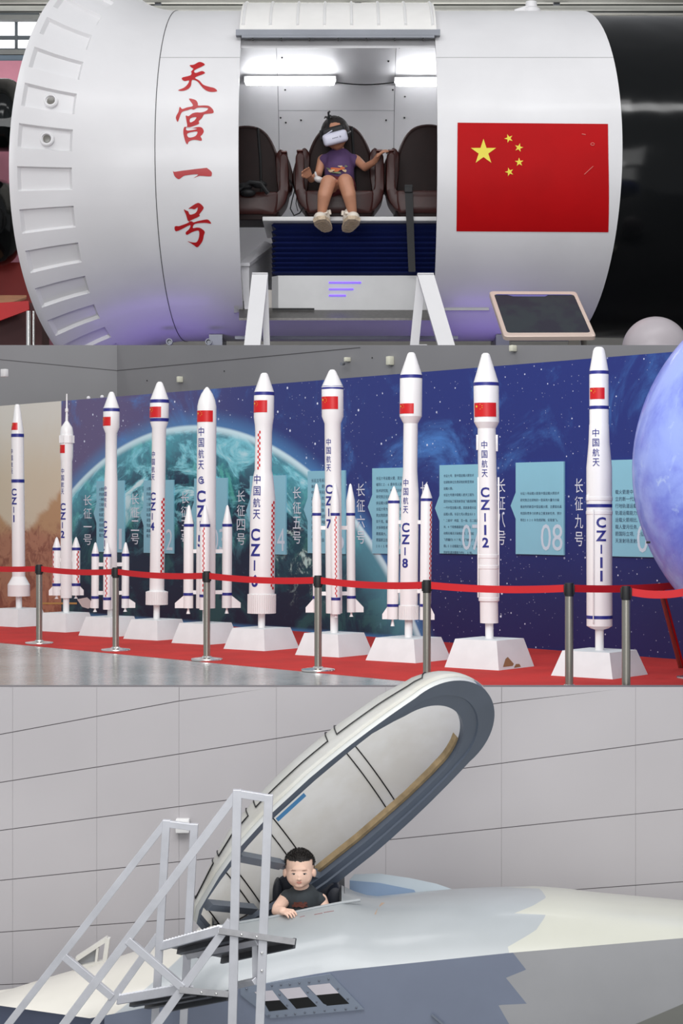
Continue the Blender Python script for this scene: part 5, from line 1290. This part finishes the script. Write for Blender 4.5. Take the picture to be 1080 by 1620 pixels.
n.t.links.new(mx_.outputs[0], n.new('ShaderNodeOutputMaterial').inputs[0])
b = B(); ph_ = [i * 7.5 for i in range(25)]
b.grid(lambda s, p: dome(s, p, 2), ss_, ph_)
build(b, 'canopy_dome', GLZ, jet, angle=50)
LINEB = mat('window_line_black', (22, 22, 24), .5)
def outline(s0, s1, p0, p1, tail=False, r=.0026):
    pts = []
    for i in range(13): pts.append((lerp(s0, s1, i / 12), p0))
    for i in range(1, 12): pts.append((s1 + (10 * math.sin(PI * i / 12) if tail else 0), lerp(p0, p1, i / 12)))
    for i in range(13): pts.append((lerp(s1, s0, i / 12), p1))
    for i in range(1, 12): pts.append((s0, lerp(p1, p0, i / 12)))
    for off in (1.0, 2.9):
        b = B(); b.tube([dome(s, p, off) for s, p in pts + pts[:1]], r, 6); build(b, 'window_line', LINEB, jet)
outline(14, 176, 14, 160, True); outline(-158, -4, 14, 160); outline(-252, -176, 14, 160); outline(-322, -266, 16, 156)
WOOD = mat('frame_wood', (160, 138, 104), .7, var=.25, scale=18)
b = B(); ws = [-170 + i * 11 for i in range(31)]
for s0, s1 in zip(ws, ws[1:]):
    if s1 > 166: break
    a0, a1 = iwf(s0), iwf(s1); b.hexa([can(s0, a0 - 1, 12), can(s0, a0 - 1, 22), can(s0, a0 - 5, 22), can(s0, a0 - 5, 12)], [can(s1, a1 - 1, 12), can(s1, a1 - 1, 22), can(s1, a1 - 5, 22), can(s1, a1 - 5, 12)])
build(b, 'wooden_liner', WOOD, jet, smooth=False, weld=1e-5)
for sa, wa, sb_, wb_ in ((-226, -52, -183, 2), (-312, -24, -262, 28)):
    b = B(); b.hexa([can(sa - 8, wa, 2), can(sa + 6, wa, 2), can(sa + 6, wa, 16), can(sa - 8, wa, 16)], [can(sb_ - 8, wb_, 2), can(sb_ + 6, wb_, 2), can(sb_ + 6, wb_, 16), can(sb_ - 8, wb_, 16)]); build(b, 'cross_member', FRM2, jet, smooth=False)
b = B(); q0, q1 = can(-184, 1, 9), P(517, 1386, 7.62); b.bar(q0, q1, .022, .034, up=(0, 0, 1)); build(b, 'cross_member', FRM2, jet, smooth=False)
b = B(); ta = [can(s, -interp(iw_t, s) - 9, -.6) for s in (-142, -120, -100, -82)]; tb2 = [can(s, -interp(iw_t, s) - 1, 1.5) for s in (-142, -120, -100, -82)]
for i in range(3): b.slab([ta[i], ta[i + 1], tb2[i + 1], tb2[i]], (0, .003, 0))
tp = build(b, 'blue_tape', mat('tape_blue', (84, 164, 226), .5), jet, smooth=False)
# hinge posts that carry the canopy
for x0, x1, y0, y1, Y in ((322, 338, 1446, 1500, 7.45), (512, 528, 1398, 1470, 7.82)):
    b = B(); b.hexa([P(x0, y0, Y), P(x1, y0, Y), P(x1, y0, Y + .05), P(x0, y0, Y + .05)], [P(x0, y1, Y), P(x1, y1, Y), P(x1, y1, Y + .05), P(x0, y1, Y + .05)]); build(b, 'hinge_post', FRM, jet, smooth=False)
# fairing behind the cockpit
b = B(); fa = [(553, 1430), (553, 1392), (560, 1383), (600, 1382), (648, 1389), (690, 1398), (716, 1407), (716, 1430)]
cen = [P(x, y, 7.82) for x, y in fa]; b.hexa(cen, [p + V((0, .12, -.035)) for p in cen]); ff = build(b, 'spine_fairing', mat('fairing_pale', (196, 206, 212), .4, var=.04), jet, smooth=False)
b = B(); lo_ = [P(x, y, 7.815) for x, y in [(553, 1430), (553, 1393), (600, 1397), (655, 1408), (668, 1430)]]; b.slab(lo_, (0, .004, 0)); build(b, 'fairing_panel', mat('fairing_blue', (140, 162, 190), .45, var=.05), ff, smooth=False)
b = B(); b.hexa([P(549, 1422, 7.80), P(553, 1408, 7.80), P(556, 1408, 7.80), P(557, 1422, 7.80)], [P(549, 1422, 7.82), P(553, 1408, 7.82), P(556, 1408, 7.82), P(557, 1422, 7.82)]); build(b, 'fairing_clip', GREYMETAL, ff, smooth=False)
# open cream frame behind the nose
b = B(); f4 = [(117, 1531), (122, 1516), (171, 1483.5), (166, 1520)]
for i, ((x0, y0), (x1, y1), w_) in enumerate(((f4[0], f4[1], .012), (f4[1], f4[2], .017), (f4[2], f4[3], .017), (f4[3], f4[0], .012))): b.bar(P(x0, y0, 7.72), P(x1, y1, 7.72), w_, .03 + .003 * i, up=(0, 1, 0))
b.bar(P(155, 1498, 7.72), P(152, 1524, 7.72), .010, .026, up=(0, 1, 0))
build(b, 'open_frame', mat('frame_cream', (208, 206, 200), .4), jet, smooth=False)
b = B(); b.slab([P(124, 1520, 7.73), P(153, 1501, 7.73), P(151, 1527, 7.73), P(120, 1535, 7.73)], (0, .006, 0)); build(b, 'frame_panel', mat('frame_panel_grey', (150, 152, 156), .4), jet, smooth=False)
# vent panel with three ports and rivets
def hp(px, py, off=.006):
    q = skin_pt(px, py); t = P(px, py, q.y - off); return t
b = B()
port = [[(475, 268), (635, 250), (775, 395), (605, 412)], [(275, 293), (425, 277), (548, 415), (398, 432)], [(100, 312), (228, 300), (340, 435), (205, 450)]]
split = [[(540, 335), (700, 320)], [(338, 362), (480, 347)], [(165, 378), (280, 370)]]
zp = lambda p: (380 + p[0] / 4.5, 1500 + p[1] / 4.5)
oc = [(380, 1562), (522.5, 1541), (576, 1597), (427.5, 1611), (380, 1574)]
edge = []
NPT = 10
b.slab([hp(*p, .010) for p in oc], (0, .008, 0))
vp = build(b, 'vent_panel', mat('panel_blue_grey', (136, 146, 162), .4, var=.04), jet, smooth=False)
for pq, sp_ in zip(port, split):
    b = B(); b.slab([hp(*zp(p), .012) for p in (sp_[0], sp_[1], pq[2], pq[3])], (0, .001, 0)); o_ = build(b, 'port_opening', mat('port_black', (10, 11, 13), .5), vp, smooth=False)
    b = B(); b.slab([hp(*zp(p), .013) for p in (pq[0], pq[1], sp_[1], sp_[0])], (0, .001, 0)); build(b, 'port_flap', mat('port_white', (222, 216, 222), .4, var=.02), vp, smooth=False)
for p in [(45, 290), (225, 265), (290, 260), (353, 258), (420, 248), (490, 242), (560, 232), (628, 220), (695, 288), (765, 360), (825, 423), (750, 433), (673, 436), (600, 444), (527, 455), (460, 458), (390, 467), (325, 475), (263, 480), (205, 480), (280, 330), (333, 405), (480, 312), (543, 382)]:
    b = B(); b.ball(hp(*zp(p), .011), .0042, seg=8); build(b, 'rivet', mat('rivet_grey', (120, 126, 138), .35, .4), vp)
b = B(); b.bar(hp(683, 1606, .008), hp(702, 1622, .008), .012, .008); build(b, 'small_bracket', FRM2, jet, smooth=False)
b = B(); 
for p0, p1 in (((474, 1451), (482, 1449)), ((497, 1447), (510, 1444.5)), ((512, 1443.6), (528, 1441))): b.tube([hp(*p0, .001), hp(*p1, .001)], .0015, 5)
build(b, 'paint_scuff', mat('scuff_red', (150, 92, 92), .6), jet)
b = B(); b.slab([hp(603, 1428, .001), hp(609, 1428, .001), hp(599, 1441, .001), hp(594, 1447, .001), hp(592, 1446, .001), hp(597, 1437, .001)], (0, .0005, 0)); build(b, 'rust_streak', mat('rust_tan', (190, 164, 142), .5), jet, smooth=False)
# display stand under the jet
for px in (480, 980):
    b = B(); X = P(px, 0, JC).x; b.bar(V((X - .12, JC - .25, 0)), V((X, JC - .18, P(0, 1800, JC).z + .02)), .06); b.bar(V((X - .12, JC + .25, 0)), V((X, JC + .18, P(0, 1800, JC).z + .02)), .06); b.bar(V((X - .1, JC - .28, .03)), V((X - .1, JC + .28, .03)), .06); build(b, 'display_stand', GREYMETAL, jet, smooth=False)
    b = B(); b.tube([V((X, JC, .06)), V((X, JC, P(0, 1760, JC).z))], .05, 12); build(b, 'support_column', GREYMETAL, jet)

# ------------------------------------------------------------------ aluminium boarding steps
lad = thing('boarding_steps', 'aluminium boarding steps with two handrails beside the jet', 'steps', V((P(300, 0, 6.65).x, 6.65, 0)))
YN, YF = 6.45, 6.85
def ab(name, x0, y0, Ya, x1, y1, Yb, wd=.028, ht=None, par=None, to_floor=False):
    a, c_ = P(x0, y0, Ya), P(x1, y1, Yb)
    if to_floor: c_ = a + (c_ - a) * ((a.z) / (a.z - c_.z))
    b = B(); b.bar(a, c_, wd, ht or wd, up=(0, 1, 0), bevel=.0015); return build(b, name, ALU, par or lad, smooth=False)
for Y, pA, pB, ra, st0 in ((YN, ((375.5, 1249), (367, 1640)), ((425, 1257), (410, 1640)), ((374, 1256), (100, 1622)), ((365, 1457), (247, 1622))), (YF, ((263.5, 1297), (244, 1640)), ((307.5, 1303), (289, 1640)), ((262, 1301), (12, 1622)), ((250, 1480), (149, 1622)))):
    wd = .030 if Y == YN else .028
    ab('post', *pA[0], Y, *pA[1], Y, wd, to_floor=True); ab('post', *pB[0], Y, *pB[1], Y, wd, to_floor=True)
    ab('top_bar', pA[0][0], pA[0][1] + 6, Y - .002, pB[0][0], pB[0][1] + 6, Y - .002, wd * .86)
    ab('handrail', *ra[0], Y + .004, *ra[1], Y + .004, wd * .93, to_floor=True); ab('stringer', *st0[0], Y + .005, *st0[1], Y + .005, wd * .93, to_floor=True)
ab('brace', 202, 1487, YN, 289, 1562, YN, .026); ab('brace', 102, 1513, YF, 178, 1577, YF, .026)
ab('cross_tube', 296, 1512, YF, 409, 1489, YN, .022); ab('cross_tube', 373, 1559, 6.60, 404, 1552, YN, .020); ab('short_post', 403, 1491, 6.50, 404, 1553, 6.50, .020); ab('cross_tube', 297, 1519, YF, 297, 1548, YF, .012)
def step(NL, NR, FL, FR, th, bars):
    nl, nr, fl_, fr_ = P(*NL, YN), P(*NR, YN), P(*FL, YF), P(*FR, YF)
    b = B(); up = (nr - nl).cross(fl_ - nl).normalized()
    if up.z < 0: up = -up
    b.slab([nl, nr, fr_, fl_], up * -.010)
    o = build(b, 'step', mat('step_tread', (120, 120, 124), .4, .6, var=.12, scale=40), lad, smooth=False)
    b = B(); b.bar(nl - up * .010, fl_ - up * .010, .008, .030, up=up)
    m_ = 18
    for i in range(m_):
        t = (i + .5) / m_; p = nl.lerp(fl_, t); d = (nr - nl).normalized(); b.bar(p - d * .004 + up * .007, p + d * .05 + up * .007, .010, .008, up=up)
    build(b, 'step_nosing', ALU, o, smooth=False)
    b = B(); b.bar(nl - up * .008 + V((0, -.012, 0)), nr - up * .008 + V((0, -.012, 0)), .012, .021, up=up); build(b, 'step_side', mat('step_side_grey', (128, 128, 130), .45, .3, var=.12, scale=20), o, smooth=False)
    b = B(); b.bar(nr - up * .014, fr_ - up * .014, .010, .034, up=up); build(b, 'step_back', mat('step_back_dark', (90, 92, 96), .4, .5), o, smooth=False)
    for t in bars:
        b = B(); b.ball(nl.lerp(nr, t) - up * .008 + V((0, -.018, 0)), .005, seg=10); build(b, 'bolt', CHROME, o)
    b = B()
    for t in (.3, .62): b.bar(nl.lerp(nr, t) - up * .018, fl_.lerp(fr_, t) - up * .018, .02, .018, up=up)
    build(b, 'step_stiffener', mat('step_back_dark', (90, 92, 96), .4, .5), o, smooth=False)
step((347, 1468), (467, 1485.5), (256, 1493), (352, 1511), 10, (.30, .50)); step((285, 1561), (362, 1568), (187, 1578), (262, 1588), 10, (.45, .75))
for (x, y) in ((414, 1508), (414, 1536)):
    b = B(); b.ball(P(x, y, YN - .017), .005, seg=10); build(b, 'bolt', CHROME, lad)
# junction box on the wall
b = B(); b.box(P(289, 1306, LWY - .03), (.062, .05, .062), bevel=.006)
tag(build(b, 'junction_box', WHITE), 'white junction box on the wall behind the boarding steps', 'box')

# ------------------------------------------------------------------ the small boy in the cockpit
kid = thing('person', 'small boy in a dark sleeveless shirt sitting in the cockpit', 'person', P(480, 1500, 7.45))
KY = 7.33; kk = KY / F
hc = P(473.5, 1377, KY)
b = B()
ell(b, hc + V((0, .022, .016)), (.0555, .064, .060), seg=24)                        # skull
ell(b, hc + V((0, -.008, -.018)), (.0500, .050, .046), seg=24)                       # face
ell(b, hc + V((-.022, -.024, -.026)), (.023, .024, .022)); ell(b, hc + V((.022, -.024, -.026)), (.023, .024, .022))   # cheeks
ell(b, hc + V((0, -.030, -.048)), (.020, .020, .014))                               # chin
ell(b, hc + V((0, -.040, .012)), (.030, .012, .012))                                # brow
ell(b, hc + V((0, -.054, -.015)), (.0045, .0065, .010)); ell(b, hc + V((0, -.0590, -.0235)), (.0068, .0062, .0052))     # nose
for s in (-1, 1):
    ell(b, hc + V((s * .0068, -.0555, -.0248)), (.0042, .0042, .0036)); ell(b, hc + V((s * .0575, .010, -.012)), (.007, .012, .0165), rot('Z', s * -25))
b.limb(hc + V((.003, .018, -.045)), P(479, 1416, KY + .03), .029, .033)
b.limb(P(479, 1424, KY + .04), P(481, 1490, KY + .05), .062, .070); b.limb(P(454, 1420, KY + .03), P(503, 1424, KY + .05), .027, .027)
b.chain([P(452, 1421, KY + .03), P(440, 1436, KY - .03), P(438, 1441, KY - .045), P(448, 1441.5, 7.245)], [.027, .0235, .0215, .0165])
b.chain([P(507, 1424, KY + .05), P(514, 1440, KY + .03), P(506, 1462, KY)], [.027, .023, .02])
hand(b, P(447.5, 1441, 7.245), (.60, -.62, .0), (.1, -.35, .93), .62, .62, -1)
b.chain([P(470, 1490, KY + .05), P(462, 1496, KY - .08)], [.045, .04]); b.chain([P(492, 1490, KY + .05), P(494, 1497, KY - .08)], [.045, .04])
build(remesh(b, .0021, 5), 'body', SKIN, kid, angle=180)
b = B(); b.limb(P(479, 1424, KY + .04), P(481, 1470, KY + .05), .068, .074); b.limb(P(459, 1421, KY + .035), P(499, 1424, KY + .05), .0305, .0305); b.limb(P(455, 1419, KY + .03), P(453.5, 1420.5, KY + .02), .0300, .029); b.limb(P(503, 1423, KY + .05), P(506, 1426, KY + .045), .030, .029)
shirt = build(remesh(b, .0045, 5), 'sleeveless_shirt', mat('shirt_charcoal', (58, 64, 68), .85, var=.10, scale=14), kid, angle=180)
b = B(); b.tube([P(479, 1416.5, KY + .03) + V((.036 * math.cos(a), .033 * math.sin(a), .0045 - .012 * max(0, -math.sin(a)))) for a in [2 * PI * i / 24 for i in range(25)]], .0042, 8); build(b, 'neckband', mat('shirt_band', (48, 54, 58), .85), shirt)
b = B()
for cx, cy, rx, ry in ((472, 1430, 9, 3.2), (478, 1433, 8, 3), (467, 1433, 6, 2.4), (483, 1429, 3, 2.4)):
    pts = []
    for i in range(14):
        a = 2 * PI * i / 14; rr = 1 + .3 * math.sin(5 * a + cx); x, y = cx + rx * rr * math.cos(a), cy + ry * rr * math.sin(a); dx = (x - 479.5) * kk
        pts.append(P(x, y, KY + .04 - math.sqrt(max(.0702 ** 2 - dx * dx, .0001)) - .0035))
    b.face(pts)
build(b, 'shirt_print', mat('print_rust', (104, 58, 48), .8), shirt, smooth=False)
# hair: short and spiky
b = B(); ell(b, hc + V((0, .026, .018)), (.0585, .066, .0600), seg=96)
ce = hc + V((0, .026, .018))
geom = lambda: b.bm.verts[:] + b.bm.edges[:] + b.bm.faces[:]
dele = [v_ for v_ in b.bm.verts if ((v_.co - hc).y < .028 and (v_.co - hc).z < .036 + .006 * abs((v_.co - hc).x) / .05 - (.022 if abs((v_.co - hc).x) > .050 else 0)) or (v_.co - hc).z < -.028]
bmesh.ops.delete(b.bm, geom=dele, context='VERTS')
for v_ in b.bm.verts:
    d = (v_.co - ce).normalized(); v_.co += d * (.0012 * mnoise.noise(v_.co * 90) + .002 * max(0, d.z))
for i in range(1500):
    a = random.uniform(0, 2 * PI); u = random.uniform(.12, 1.0); d = V((math.sqrt(1 - u * u) * math.cos(a), math.sqrt(1 - u * u) * math.sin(a), u))
    if d.y < -.2 and u < .50: continue
    p = ce + V((d.x * .0585, d.y * .066, d.z * .060)); t_ = (d + V((random.uniform(-.3, .3), random.uniform(-.3, .1), random.uniform(0, .3)))).normalized()
    b.tube([p - d * .004, p + t_ * .003, p + t_ * random.uniform(.004, .0075)], [.0010, .0008, .0003], 4, cap=False)
build(b, 'hair', HAIR, kid, angle=180)
EYEW = mat('eye_white', (232, 228, 224), .25, var=0); IRIS = mat('iris_dark', (24, 16, 12), .15, var=0); LIP = mat('lip_pink', (214, 146, 132), .45, var=.05)
for s in (-1, 1):
    e_ = hc + V((s * .0205, -.0490, -.0040))
    b = B(); ell(b, e_, (.0080, .0034, .0031), rot('Z', s * 14)); eo = build(b, 'eye', EYEW, kid)
    b = B(); ell(b, e_ + V((-s * .0005, -.0026, 0)), (.0042, .0021, .0033)); build(b, 'iris', IRIS, eo)
    b = B(); b.tube([e_ + V((s * x, -.0035 + abs(x) * .12, z)) for x, z in ((-.0088, -.0006), (-.005, .0020), (.0005, .0030), (.006, .0025), (.0095, .0002))], [.0005, .0009, .0010, .0009, .0004], 6); build(b, 'eyelid', IRIS, kid)
    b = B(); b.tube([hc + V((s * x, y, z)) for x, y, z in ((.0120, -.0522, .0088), (.0185, -.0515, .0098), (.026, -.0478, .0094), (.032, -.0425, .0066))], [.0006, .0011, .0010, .0004], 6); build(b, 'eyebrow', mat('brow_brown', (128, 92, 76), .7), kid)
    b = B(); ell(b, hc + V((s * .0040, -.0625, -.0270)), (.0016, .0010, .0009)); build(b, 'nostril', mat('nostril_dark', (120, 70, 60), .6), kid)
b = B(); b.tube([hc + V((x, y, z)) for x, y, z in ((-.0105, -.0528, -.0370), (-.005, -.0562, -.0355), (0, -.0570, -.0360), (.005, -.0562, -.0355), (.0105, -.0528, -.0370))], [.0008, .0017, .0017, .0017, .0008], 8)
b.tube([hc + V((x, y, z)) for x, y, z in ((-.0085, -.0530, -.0378), (0, -.0558, -.0395), (.0085, -.0530, -.0378))], [.0008, .0021, .0008], 8); build(b, 'mouth', LIP, kid)
